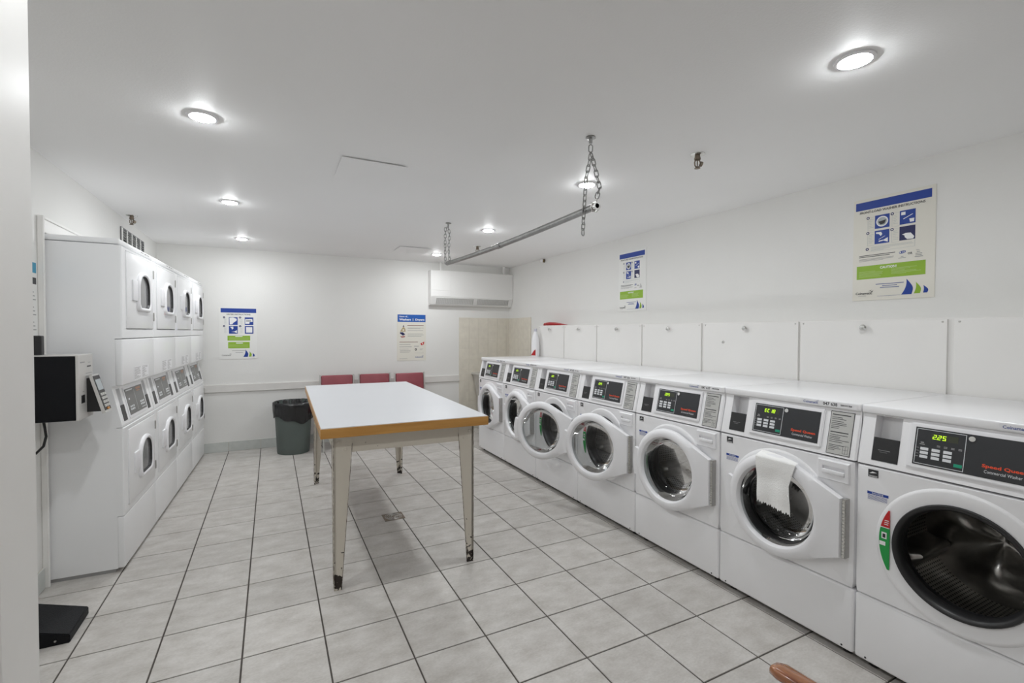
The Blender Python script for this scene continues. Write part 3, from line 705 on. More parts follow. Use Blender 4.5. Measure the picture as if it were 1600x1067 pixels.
def dryer(k, label):
    ang = math.atan2(0.088, 2.87)
    o = thing('stacked_dryer', (0.345 + math.sin(ang)*DW*k, 0.825 + math.cos(ang)*DW*k, 0), math.pi/2 - ang, label, 'dryer', 'stacked dryers in the left alcove')
    part('upper_cabinet', o, DENAMEL, dryer_upper, None, 'dup'); part('lower_cabinet', o, DENAMEL, dryer_lower, None, 'dlo')
    part('added_base', o, BASEM, B(0.012, DWB-0.008, 0.04, 0.68, 0.0, 0.022), None, 'dpl')  # added base as on the washers, meant to darken the floor gap
    cap = part('top_cap', o, DENAMEL, B(0.002, DWB+0.002, 0.0, 0.70, 1.922, 1.954, 0.008, 2), 40, 'dcap')
    part('print_lines', cap, GINK, lambda bm: quads(bm, [(0.44, 0.50, 1.938, 1.944), (0.53, 0.58, 1.937, 1.945), (0.60, 0.64, 1.938, 1.944)], -0.0006), None, 'dcapl', kind='stuff')
    for nm, z0, z1, dz0, dz1, cz, hz in (('upper', 1.372, 1.916, 1.432, 1.896, 1.672, 1.662), ('lower', 0.330, 0.847, 0.372, 0.822, 0.596, 0.588)):
        fr = part(nm + '_front', o, DENAMEL, front_with_opening(0.003, DWB, z0, z1, 0.082, 0.688, dz0 - 0.005, dz1 + 0.004), None, 'dfr' + nm)
        dn = part(nm + '_door', o, DENAMEL, B(0.086, 0.684, -0.012, 0.018, dz0, dz1, 0.004, 2), 40, 'ddoor' + nm)
        part('window_frame', dn, WPLAST, dryer_window(0.425, cz), 50, 'dwin' + nm)
        part('window_seal', dn, RUBBER, dryer_seal(0.425, cz), None, 'dseal' + nm)
        part('window_glass', dn, DGLASS, dryer_glass(0.425, cz), None, 'dgl' + nm)
        part('door_handle', dn, WPLAST, B(0.182, 0.278, -0.022, -0.010, cz - 0.066, cz + 0.064, 0.005, 2), 40, 'dhan' + nm)
        for hz_ in (dz1 - 0.078, dz0 + 0.085): part('hinge', dn, STEEL, B(0.690, 0.702, -0.016, 0.0, hz_ - 0.030, hz_ + 0.030, 0.002, 1), None, ('dh', hz_))
    mp = part('middle_panel', o, DENAMEL, round_front(0.003, DWB, 1.096, 1.368), 35, 'dmid')
    il = part('instruction_label', mp, WPLAST, B(0.225, 0.560, -0.0070, -0.0050, 1.108, 1.190), None, 'dil')
    rr = random.Random(5); ln = []
    for x0 in (0.235, 0.405):
        ln.append((x0, x0 + 0.13, 1.182, 1.185))
        for i in range(10): ln.append((x0, x0 + 0.05 + rr.random()*0.09, 1.1740 - i*0.0066, 1.1764 - i*0.0066))
    part('print_lines', il, GINK, lambda bm: quads(bm, ln, -0.0073), None, 'dill', kind='stuff')
    kp = part('kick_panel', o, DENAMEL, round_front(0.003, DWB, 0.024, 0.326), 35, 'dkick')
    cs = part('control_console', o, DENAMEL, dryer_console, None, 'dcons')
    for x0, x1 in ((0.062, 0.128), (0.590, 0.652)):
        part('coin_plate', cs, BLACKP, DBs([(x0, x1, 0.880, 0.972, -0.004, 0.002)]), None, ('dcoin', x0))
    part('console_bezel', cs, WPLAST, DBs([(0.168, 0.560, 0.880, 1.066, 0.0, 0.005)]), None, 'dbez')
    pn = part('display_panel', o, DGRAPH, DBs([(0.184, 0.544, 0.895, 1.054, 0.005, 0.007)]), None, 'dpan')
    pr_ = [(0.200, 0.330, 1.040, 1.047, 0.007, 0.0075)] + [(0.212 + i*0.030, 0.232 + i*0.030, z, z + 0.011, 0.007, 0.0078) for i in range(3) for z in (0.920, 0.937)] + [(0.430 + i*0.032, 0.452 + i*0.032, z, z + 0.011, 0.007, 0.0078) for i in range(3) for z in (0.925, 0.942)] + [(0.440, 0.530, 0.908, 0.912, 0.007, 0.0075), (0.355, 0.357, 0.905, 1.035, 0.007, 0.0075), (0.215, 0.240, 0.985, 0.995, 0.007, 0.0075)]
    part('keys', pn, KEYW, DBs(pr_), None, 'dkeys', kind='stuff')
    part('logo_print', pn, mat('dryer_logo', (0.5, 0.27, 0.18), 0.5), DBs([(0.40, 0.50, 1.032, 1.046, 0.007, 0.0075), (0.41, 0.48, 1.020, 1.027, 0.007, 0.0075)]), None, 'dlogo')
dryer(0, 'white stacked dryer pair at the row end beside the card reader')
dryer(1, 'white stacked dryer pair, second from the card reader')
dryer(2, 'white stacked dryer pair, third from the card reader')
dryer(3, 'white stacked dryer pair at the row end beside the back wall')

# ------------------------------------------------------------------ table
tb = thing('folding_table', (1.853, 1.047, 0), math.radians(-1.4), 'white laminate work table with oak edge and chipped cream metal legs', 'table')
TW, TLn, TZ = 0.475, 1.085, 0.908
part('tabletop', tb, LAMINATE, Bs([(-TW+0.004, TW-0.004, -TLn+0.004, TLn-0.004, TZ-0.0035, TZ), (-TW+0.019, TW-0.019, -TLn+0.019, TLn-0.019, TZ-0.05, TZ-0.0035)]), label='white laminate top')
def edge_band(bm):
    for a in ((-TW, TW, -TLn, -TLn+0.018), (-TW, TW, TLn-0.018, TLn), (-TW, -TW+0.018, -TLn+0.018, TLn-0.018), (TW-0.018, TW, -TLn+0.018, TLn-0.018)):
        box(bm, a[0], a[1], a[2], a[3], TZ-0.055, TZ-0.0036, 0.002, 2)
part('edge_band', tb, OAK, edge_band, label='oak edge band')
LX, LY = 0.405, 1.012
def apron(bm):
    for s in (-1, 1):
        box(bm, -LX+0.01, LX-0.01, s*LY-0.015 if s > 0 else s*LY+0.004, s*LY-0.004 if s > 0 else s*LY+0.015, TZ-0.155, TZ-0.055)
        box(bm, s*LX-0.015 if s > 0 else s*LX+0.004, s*LX-0.004 if s > 0 else s*LX+0.015, -LY+0.016, LY-0.016, TZ-0.155, TZ-0.055)
part('apron', tb, CREAM, apron)
def table_leg(sx, sy):
    # folded sheet-metal angle leg: two faces tapering to the foot
    def fn(bm):
        zt, wt, wb, t = TZ-0.055, 0.098, 0.040, 0.012
        x0, y0 = sx*LX, sy*LY
        for ax in (0, 1):
            o = []
            for z, w_ in ((0.0, wb), (zt, wt)):
                if ax == 0: q = [(x0, y0), (x0 - sx*w_, y0), (x0 - sx*w_, y0 - sy*t), (x0, y0 - sy*t)]
                else: q = [(x0, y0), (x0, y0 - sy*w_), (x0 - sx*t, y0 - sy*w_), (x0 - sx*t, y0)]
                o.append([bm.verts.new((p[0], p[1], z)) for p in q])
            for i in range(4): bm.faces.new((o[0][i], o[0][(i+1) % 4], o[1][(i+1) % 4], o[1][i]))
            bm.faces.new(o[0]); bm.faces.new(o[1])
    return fn
def leg_edge(sx, sy):
    def fn(bm):
        zt, wt, wb = TZ-0.055, 0.098, 0.040; x0, y0 = sx*LX, sy*LY
        tube(bm, [(x0 - sx*wb, y0 + sy*0.0005, 0.02), (x0 - sx*wt, y0 + sy*0.0005, zt - 0.05)], 0.0018, 5)
        tube(bm, [(x0 + sx*0.0005, y0 - sy*wb, 0.02), (x0 + sx*0.0005, y0 - sy*wt, zt - 0.05)], 0.0018, 5)
        tube(bm, [(x0, y0, 0.02), (x0, y0, zt)], 0.0020, 5)
    return fn
for sx in (-1, 1):
    for sy in (-1, 1):
        lg = part('leg', tb, CREAM, table_leg(sx, sy))
        part('worn_edge', lg, CHIP, leg_edge(sx, sy), label='rusty worn edge of the leg')
        for dx_, dz_ in ((0.062, 0.115), (0.028, 0.075)):
            part('bolt', lg, CREAM, lambda bm: lathe(bm, [(0.0, sy*(LY+0.004)), (0.007, sy*(LY+0.004)), (0.009, sy*LY)], (sx*(LX-dx_), TZ-dz_-0.02), 12, 'y'))

# ------------------------------------------------------------------ chairs against the back wall
def red_chair(x, y, rz, label):
    c = thing('vinyl_chair', (x, y, 0), rz, label, 'chair', 'red chairs against the back wall')
    # local: faces -y (towards the room), back towards +y
    def backrest(bm):
        box(bm, -0.187, 0.187, 0.205, 0.245, 0.50, 0.862, 0.014, 3)
        for v in bm.verts: v.co.y += (v.co.z - 0.5)*0.10 - 0.02*math.cos(v.co.x*8)
    part('backrest', c, VINYL, backrest, 50, 'cback'); part('seat', c, VINYL, B(-0.20, 0.20, -0.22, 0.20, 0.415, 0.465, 0.018, 3), 50, 'cseat')
    for s in (-1, 1):
        part('leg', c, ALUM, T([(s*0.205, -0.205, 0.0), (s*0.205, -0.20, 0.41)], 0.011), 50, ('cfl', s))
        part('leg', c, ALUM, T([(s*0.205, 0.255, 0.0), (s*0.203, 0.215, 0.42), (s*0.201, 0.222, 0.52), (s*0.199, 0.262, 0.868)], 0.011), 50, ('crl', s))
        part('seat_rail', c, ALUM, T([(s*0.205, -0.20, 0.405), (s*0.205, 0.215, 0.405)], 0.009), 50, ('csr', s))
    part('stretcher', c, ALUM, T([(-0.205, -0.2, 0.395), (0.205, -0.2, 0.395)], 0.009), 50, 'cst')
red_chair(1.868, 3.43, 0.0, 'red vinyl chair with metal frame beside the grey waste bin')
red_chair(2.335, 3.43, 0.0, 'red vinyl chair standing between two identical red chairs')
red_chair(2.790, 3.36, 0.03, 'red vinyl chair at the end away from the waste bin')

# ------------------------------------------------------------------ waste bin
bn = thing('waste_bin', (1.352, 3.44, 0), 0, 'grey green round waste bin with black liner by the back wall', 'bin')
part('bin_body', bn, BINM, L([(0.0, 0.004), (0.165, 0.004), (0.172, 0.0), (0.176, 0.02), (0.203, 0.57), (0.211, 0.575), (0.211, 0.59), (0.200, 0.59), (0.172, 0.03), (0.0, 0.025)], n=56), 40)
def liner(bm):
    prof = [(0.10, 0.33), (0.165, 0.36), (0.188, 0.46), (0.198, 0.58), (0.206, 0.598), (0.216, 0.594), (0.219, 0.565), (0.216, 0.53), (0.214, 0.49), (0.211, 0.455), (0.209, 0.425), (0.206, 0.40)]
    lathe(bm, prof, n=120)
    for v in bm.verts:
        a = math.atan2(v.co.y, v.co.x); r = math.hypot(v.co.x, v.co.y)
        outer = v.co.z < 0.575 and r > 0.2
        n1 = noise.noise(Vector((math.cos(a)*5, math.sin(a)*5, v.co.z*9))); n2 = noise.noise(Vector((math.cos(a)*13, math.sin(a)*13, v.co.z*7 + 5)))
        dr = 0.010*n1 + 0.007*n2
        if outer: dr = abs(dr)*0.9 + 0.002
        k = (r + dr)/r; v.co.x *= k; v.co.y *= k
        if v.co.z < 0.45 and outer: v.co.z += 0.035*math.sin(a*2 + 0.6) + 0.012*math.sin(a*7)
part('bin_liner', bn, LINER, liner, 70, label='crumpled black liner folded over the rim')

# ------------------------------------------------------------------ floor drain
fd = thing('floor_drain', (DRAIN[0], DRAIN[1], 0), 0, 'small square metal floor drain under the table', 'drain')
part('plate', fd, BRONZE, B(-0.076, 0.076, -0.070, 0.070, 0.0, 0.003, 0.001, 1))
def drain_rings(bm):
    for r in (0.018, 0.034, 0.050, 0.062):
        tube(bm, [(r*math.cos(a*math.pi/16), r*math.sin(a*math.pi/16), 0.0035) for a in range(32)], 0.0022, 6, True)
    for a in range(6): tube(bm, [(0.016*math.cos(a*math.pi/3), 0.016*math.sin(a*math.pi/3), 0.0035), (0.062*math.cos(a*math.pi/3), 0.062*math.sin(a*math.pi/3), 0.0035)], 0.002, 5)
part('grate', fd, STEEL, drain_rings)

# ------------------------------------------------------------------ access panels on the chase
edges = [(2.515, 1.937), (1.927, 1.319), (1.312, 0.645), (0.638, -0.028), (-0.045, -0.797), (-0.805, -1.548), (-1.570, -2.31)]
names = ['at the row end beside the detergent bottle', 'second from the detergent bottle', 'third from the detergent bottle', 'fourth from the detergent bottle', 'with a small hook below its knob', 'above the washer with the cloth', 'above the washer with uncovered loading hole']
for i, ((ya, yb), nm) in enumerate(zip(edges, names)):
    p_ = thing('access_panel', (CHX, (ya+yb)/2, 0), -math.pi/2, 'white wall access panel ' + nm, 'panel', 'access panels above the washers')
    hw = (ya - yb)/2
    part('panel_board', p_, PANELM, B(-hw+0.003, hw-0.003, -0.014, 0.0, 0.93, 1.488, 0.001, 1))
    kn = part('knob', p_, CHROME, L([(0.006, -0.014), (0.006, -0.026), (0.016, -0.030), (0.018, -0.038), (0.013, -0.045), (0.0, -0.047)], c=(0.0, 1.447), n=20, axis='y'), 40)
    for s in (-1, 1): part('screw', p_, STEEL, L([(0.0, -0.016), (0.004, -0.016), (0.005, -0.014)], c=(s*(hw-0.022), 1.474), n=10, axis='y'))
    if i == 4: part('hook', p_, CHROME, L([(0.0, -0.022), (0.008, -0.022), (0.012, -0.014)], c=(-0.19, 1.345), n=14, axis='y'))

# ------------------------------------------------------------------ things at the end of the washers
db = thing('detergent_bottle', (4.085, 2.485, 1.112), math.radians(-70), 'white detergent bottle with red base on the last washer top', 'bottle')
def bottle(bm):
    rows = []
    for z, hw, hd in ((0.0, 0.046, 0.040), (0.02, 0.050, 0.043), (0.12, 0.050, 0.043), (0.20, 0.046, 0.040), (0.26, 0.034, 0.032), (0.30, 0.020, 0.020), (0.315, 0.016, 0.016)):
        rows.append([(hw*math.copysign(abs(math.cos(a))**0.7, math.cos(a)), hd*math.copysign(abs(math.sin(a))**0.7, math.sin(a)), z) for a in [2*math.pi*i/28 for i in range(28)]])
    R = loop_rows(bm, rows); bm.faces.new(R[0]); bm.faces.new(R[-1])
part('bottle_body', db, WPLAST, bottle, 50)
part('cap', db, mat('pale_cap', (0.55, 0.55, 0.62), 0.4), L([(0.0, 0.345), (0.018, 0.345), (0.020, 0.338), (0.020, 0.312), (0.0, 0.312)], n=20), 40)
part('red_label', db, REDP, lambda bm: prism(bm, [(-0.036, 0.012), (0.036, 0.012), (0.036, 0.085), (0.012, 0.072)], 1, -0.0455, -0.0435))
def scoop(bm):
    rows = []
    for t, hw, zt in ((0.0, 0.012, 0.020), (0.02, 0.020, 0.036), (0.05, 0.020, 0.034), (0.07, 0.035, 0.040), (0.15, 0.055, 0.046), (0.25, 0.055, 0.042), (0.38, 0.045, 0.027), (0.48, 0.030, 0.013), (0.53, 0.008, 0.006)):
        rows.append([(hw*math.cos(a), t, zt/2 + zt/2*math.sin(a)) for a in [2*math.pi*i/18 for i in range(18)]])
    R = loop_rows(bm, rows); bm.faces.new(R[0]); bm.faces.new(R[-1])
sc_ = thing('red_scoop', (4.255, 2.56, 1.497), math.pi, 'flat red plastic thing lying on the panel ledge', 'scoop')
part('scoop_body', sc_, REDP, scoop, 60)
part('added_glow_strip', sc_, REDP, B(-0.04, 0.04, 0.10, 0.44, 0.0, 0.006, 0.002, 1))  # invented strip, put in to stand for a reddish glow under the scoop

# ------------------------------------------------------------------ stone sink in the corner
sk = thing('laundry_sink', (0, 0, 0), 0, 'grey stone laundry sink in the tiled corner behind the washers', 'sink')
def basin(bm):
    def R(x0, x1, y0, y1, z): return [(x0,y0,z),(x1,y0,z),(x1,y1,z),(x0,y1,z)]
    r = loop_rows(bm, [R(3.80,4.28,3.30,3.70,0.47), R(3.755,4.33,3.25,3.745,0.79), R(3.755,4.33,3.25,3.745,0.80), R(3.795,4.29,3.29,3.70,0.80), R(3.835,4.25,3.33,3.67,0.51)])
    bm.faces.new(r[0]); bm.faces.new(r[-1])
part('basin', sk, SINKM, basin)
def rim(bm):
    for a in ((3.735, 4.345, 3.235, 3.275), (3.735, 4.345, 3.72, 3.765), (3.735, 3.775, 3.275, 3.72), (4.305, 4.345, 3.275, 3.72)): box(bm, *a, 0.795, 0.822, 0.004)
part('rim', sk, SINKM, rim)
for x in (3.83, 4.25):
    for y in (3.33, 3.67): part('leg', sk, SINKM, B(x-0.025, x+0.025, y-0.025, y+0.025, 0.0, 0.475, 0.003, 1))
part('drain_pipe', sk, BRONZE, T([(4.04, 3.50, 0.50), (4.04, 3.50, 0.33), (4.04, 3.56, 0.28), (4.04, 3.62, 0.33), (4.04, 3.775, 0.34)], 0.022, 12))
part('support_board', sk, mat('brown_board', (0.16, 0.09, 0.06), 0.7), B(3.86, 4.2, 3.31, 3.33, 0.20, 0.42))

# ------------------------------------------------------------------ unit high on the back wall
ac = thing('fan_coil_unit', (0, 0, 0), 0, 'long white wall unit with bottom grille hung below the ceiling', 'air unit')
AX0, AX1, AYF = 3.095, 4.365, 3.665
def ac_pt(x, t, d):
    a = Vector((0, AYF, 1.905)); b_ = Vector((0, YB-0.075, 1.800)); dr = (b_-a); n = Vector((0, dr.z, -dr.y)).normalized()
    if n.y > 0: n = -n
    p = a + dr*t + n*d; return (x, p.y, p.z)
GX0, GX1 = AX0+0.075, AX1-0.06
def ac_body(bm):
    prism(bm, [(YB-0.001, 1.785), (YB-0.001, 2.272), (AYF, 2.272), (AYF, 1.905), (YB-0.075, 1.800), (YB-0.060, 1.785)], 0, AX0, AX1)
    bm.faces.ensure_lookup_table()
    sl = [f for f in bm.faces if len(f.verts) == 4 and all(abs(v.co.z-1.905) < 1e-5 or abs(v.co.z-1.800) < 1e-5 for v in f.verts)][0]
    o = list(sl.verts); bm.faces.remove(sl)
    inn = [bm.verts.new(ac_pt(GX0 if v.co.x < 3.7 else GX1, 0.12 if v.co.z > 1.85 else 0.90, 0.0)) for v in o]
    for a in range(4): bm.faces.new((o[a], o[(a+1) % 4], inn[(a+1) % 4], inn[a]))      # open mouth for the grille
part('casing', ac, ACM, ac_body)
part('access_door', ac, ACM, B(AX0+0.004, AX0+0.29, AYF-0.004, AYF, 1.995, 2.268, 0.0015, 1))
part('lower_cover', ac, ACM, B(AX0+0.004, AX0+0.29, AYF-0.004, AYF, 1.91, 1.990, 0.0015, 1))
def ac_slab(bm, x0, x1, t0, t1, d0, d1):
    v = [bm.verts.new(ac_pt(x, t, d)) for d in (d0, d1) for x, t in ((x0,t0),(x1,t0),(x1,t1),(x0,t1))]
    for q in ((0,1,2,3),(4,5,6,7),(0,1,5,4),(1,2,6,5),(2,3,7,6),(3,0,4,7)): bm.faces.new([v[i] for i in q])
def grille_frame(bm):
    def R(e, d): return [ac_pt(x, t, d) for x, t in ((GX0-e, 0.12-e*2), (GX1+e, 0.12-e*2), (GX1+e, 0.90+e*2), (GX0-e, 0.90+e*2))]
    loop_rows(bm, [R(0.006, 0.0), R(0.006, 0.003), R(0.0, 0.003), R(0.0, 0.0)])
gr = part('grille', ac, ACM, grille_frame)
for i in range(5): part('slat', gr, ACM, (lambda bm, i=i: ac_slab(bm, AX0+0.075, AX1-0.06, 0.12 + i*0.185, 0.165 + i*0.185, 0.0, 0.005)))
nb = 44
part('grille_bars', gr, ACM, lambda bm: [ac_slab(bm, AX0+0.075 + i*(AX1-AX0-0.139)/nb, AX0+0.079 + i*(AX1-AX0-0.139)/nb + (0.05 if i == nb//2 else 0.005), 0.12, 0.90, 0.0, 0.004) for i in range(nb+1)], kind='stuff')
for x in (AX0+0.155, AX1-0.125): part('hanger', ac, ACM, B(x-0.014, x+0.014, AYF+0.04, AYF+0.068, 2.272, ZC))

# ------------------------------------------------------------------ hanging rod and chains
rod = thing('hanging_rod', (2.553, 0, 0), 0, 'long steel pipe rod slung from chains under the ceiling', 'rod')
ypts = [-0.775 + i*(1.43+0.775)/24 for i in range(25)]
sag = lambda y: 2.036 - 0.016*math.sin((y+0.775)/2.205*math.pi)
part('pipe', rod, PIPE, lambda bm: tube(bm, [(0, y, sag(y)) for y in ypts], 0.0175, 16, caps=False), 60)
part('pipe_collar', rod, PIPE, lambda bm: tube(bm, [(0, 0.30, sag(0.30)), (0, 0.36, sag(0.36))], 0.0205, 16), 60)
part('pipe_end', rod, CHROME, lambda bm: lathe(bm, [(0.012, -0.770), (0.012, -0.782), (0.021, -0.782), (0.021, -0.760), (0.0176, -0.760)], (0, 2.036), 20, 'y'), 50)
LW, LH, LR = 0.0095, 0.019, 0.0028
def link_mesh(bm):
    pts = [(LW*math.cos(a), 0, (LH-LW) + LW*math.sin(a)) for a in [math.pi*i/6 for i in range(7)]] + [(LW*math.cos(a), 0, -(LH-LW) + LW*math.sin(a)) for a in [math.pi + math.pi*i/6 for i in range(7)]]
    tube(bm, pts, LR, 6, True)
LINKM = mesh('chain_link', PIPE, link_mesh, 60)
def chain(name, label, paths, top):
    t = thing('chain', top, 0, label, 'chain', 'chains holding the rod')
    part('ceiling_hook', t, PIPE, lambda bm: (lathe(bm, [(0.0, 0.0), (0.024, 0.0), (0.026, -0.006), (0.010, -0.010), (0.008, -0.032), (0.0, -0.032)], n=20)), 50, 'chook')
    for path in paths:
        P = [Vector(p) for p in path]; segs = [(b - a).length for a, b in zip(P, P[1:])]; tot = sum(segs); pitch = 2*LH - 4.2*LR*0.8; n = max(1, int(tot/pitch))
        for i in range(n):
            s = (i + 0.5)*tot/n; k = 0
            while s > segs[k] and k < len(segs) - 1: s -= segs[k]; k += 1
            d = (P[k+1] - P[k]).normalized(); p = P[k] + d*s
            o = link('chain_link', LINKM, t, tuple(p)); o.rotation_mode = 'QUATERNION'
            q = d.to_track_quat('Z', 'Y'); tw = Matrix.Rotation(math.pi/2*(i % 2) + 0.5, 4, 'Z').to_quaternion(); o.rotation_quaternion = q @ tw
    return t
c1 = chain('chain', 'looped chain with a dangling tail at the open end of the rod', [[(0, 0, -0.03), (0, 0, -0.085)], [(0, -0.004, -0.085), (-0.012, 0.02, -0.20), (-0.02, 0.03, -0.40), (-0.03, 0.02, -0.485)], [(0.002, -0.004, -0.085), (0.02, -0.02, -0.18), (0.035, -0.03, -0.255), (0.012, -0.035, -0.31)]], (2.553, -0.725, ZC))
part('hook', c1, CHROME, T([(0.010, -0.036, -0.305), (0.012, -0.036, -0.33), (0.026, -0.036, -0.345), (0.026, -0.036, -0.362), (0.012, -0.036, -0.378), (-0.014, -0.036, -0.378), (-0.022, -0.036, -0.36), (-0.020, -0.036, -0.335)], 0.0035, 8), 50)
chain('chain', 'doubled chain at the rod end near the wall unit', [[(0, 0, -0.03), (0.010, 0, -0.10), (0.004, 0.0, -0.25), (0.022, 0.02, -0.362)], [(0, 0, -0.03), (-0.028, 0.0, -0.06), (-0.03, 0.0, -0.20), (-0.022, 0.02, -0.362)]], (2.545, 1.375, ZC))

# ------------------------------------------------------------------ sprinklers, panels and small fittings
def sprinkler(x, y, rz, label):
    s = thing('sprinkler_head', (x, y, ZC), rz, label, 'sprinkler', 'ceiling sprinklers')
    part('escutcheon', s, CHROME, L([(0.0, 0.0), (0.040, 0.0), (0.039, -0.004), (0.028, -0.008), (0.014, -0.009)], n=28), 40, 'spe')
    part('stem', s, BRONZE, L([(0.014, -0.006), (0.014, -0.020), (0.017, -0.020), (0.017, -0.030), (0.010, -0.034), (0.0, -0.034)], n=12), None, 'sps')
    part('frame_arms', s, BRONZE, lambda bm: [tube(bm, [(sx*0.010, 0, -0.030), (sx*0.016, 0, -0.045), (sx*0.014, 0, -0.062), (0, 0, -0.074)], 0.0035, 6) for sx in (-1, 1)], None, 'spa')
    part('bulb', s, BRONZE, T([(0, 0, -0.034), (0, 0, -0.070)], 0.003, 6), None, 'spb')
    part('deflector', s, BRONZE, L([(0.0, -0.072), (0.014, -0.073), (0.016, -0.077), (0.0, -0.079)], n=14), None, 'spd')
    part('side_cap', s, BRONZE, lambda bm: tube(bm, [(0.016, 0, -0.052), (0.026, 0, -0.055)], 0.014, 12), None, 'spc')
sprinkler(3.208, -0.807, -0.4, 'sprinkler head on the ceiling between two rod lights and right wall')
sprinkler(3.227, 2.328, -0.4, 'sprinkler head on the ceiling near the wall unit')
sprinkler(0.085, 2.36, -0.4, 'sprinkler head on the ceiling above the dryers')
bf = thing('pipe_fitting', (XR, 2.75, 2.362), 0, 'small brass fitting high on the right wall under the ceiling', 'fitting')
part('pipe_stub', bf, mat('brass', (0.35, 0.28, 0.14), 0.4, metal=0.9), T([(0.0, 0, 0), (-0.05, 0.0, 0.0)], 0.012, 10), 50)
part('flange', bf, BRONZE, T([(-0.001, 0, 0), (-0.012, 0, 0)], 0.024, 14), 50)
part('cap', bf, WPLAST, T([(-0.045, 0, 0), (-0.058, -0.02, -0.005)], 0.018, 12), 50)
def hatch(x0, x1, y0, y1, label):
    h = thing('ceiling_hatch', ((x0+x1)/2, (y0+y1)/2, ZC), 0, label, 'hatch')
    a, b_ = (x1-x0)/2, (y1-y0)/2
    part('neck', h, CEIL, B(-a+0.03, a-0.03, -b_+0.03, b_-0.03, -0.006, 0.0))
    part('panel', h, CEIL, B(-a, a, -b_, b_, -0.010, -0.006))
hatch(1.484, 1.848, 0.105, 0.468, 'square white ceiling hatch above the table')
hatch(2.435, 2.81, 2.695, 3.03, 'square white ceiling hatch near the wall unit')
vt = thing('wall_vent', (0, 2.79, 2.18), math.pi/2, 'dark slotted wall vent above the dryers', 'vent')
def vent_frame(bm):
    def R(a, b_, y): return [(-a, y, -b_), (a, y, -b_), (a, y, b_), (-a, y, b_)]
    loop_rows(bm, [R(0.40, 0.118, 0.0), R(0.40, 0.118, -0.008), R(0.383, 0.103, -0.008), R(0.383, 0.103, 0.0)])
part('frame', vt, mat('louvre_grey', (0.16, 0.16, 0.165), 0.5), vent_frame)
part('bars', vt, PAINT, Bs([(-0.385 + i*0.154 - 0.014, -0.385 + i*0.154 + 0.014, -0.014, -0.007, -0.110, 0.110) for i in range(6)]))
for i in range(5):
    for k in range(9): part('louvre', vt, mat('louvre_grey', (0.16, 0.16, 0.165), 0.5), B(-0.385 + i*0.154 + 0.014, -0.385 + (i+1)*0.154 - 0.014, -0.0125, -0.009, -0.098 + k*0.023, -0.090 + k*0.023), key=('louv', i, k))

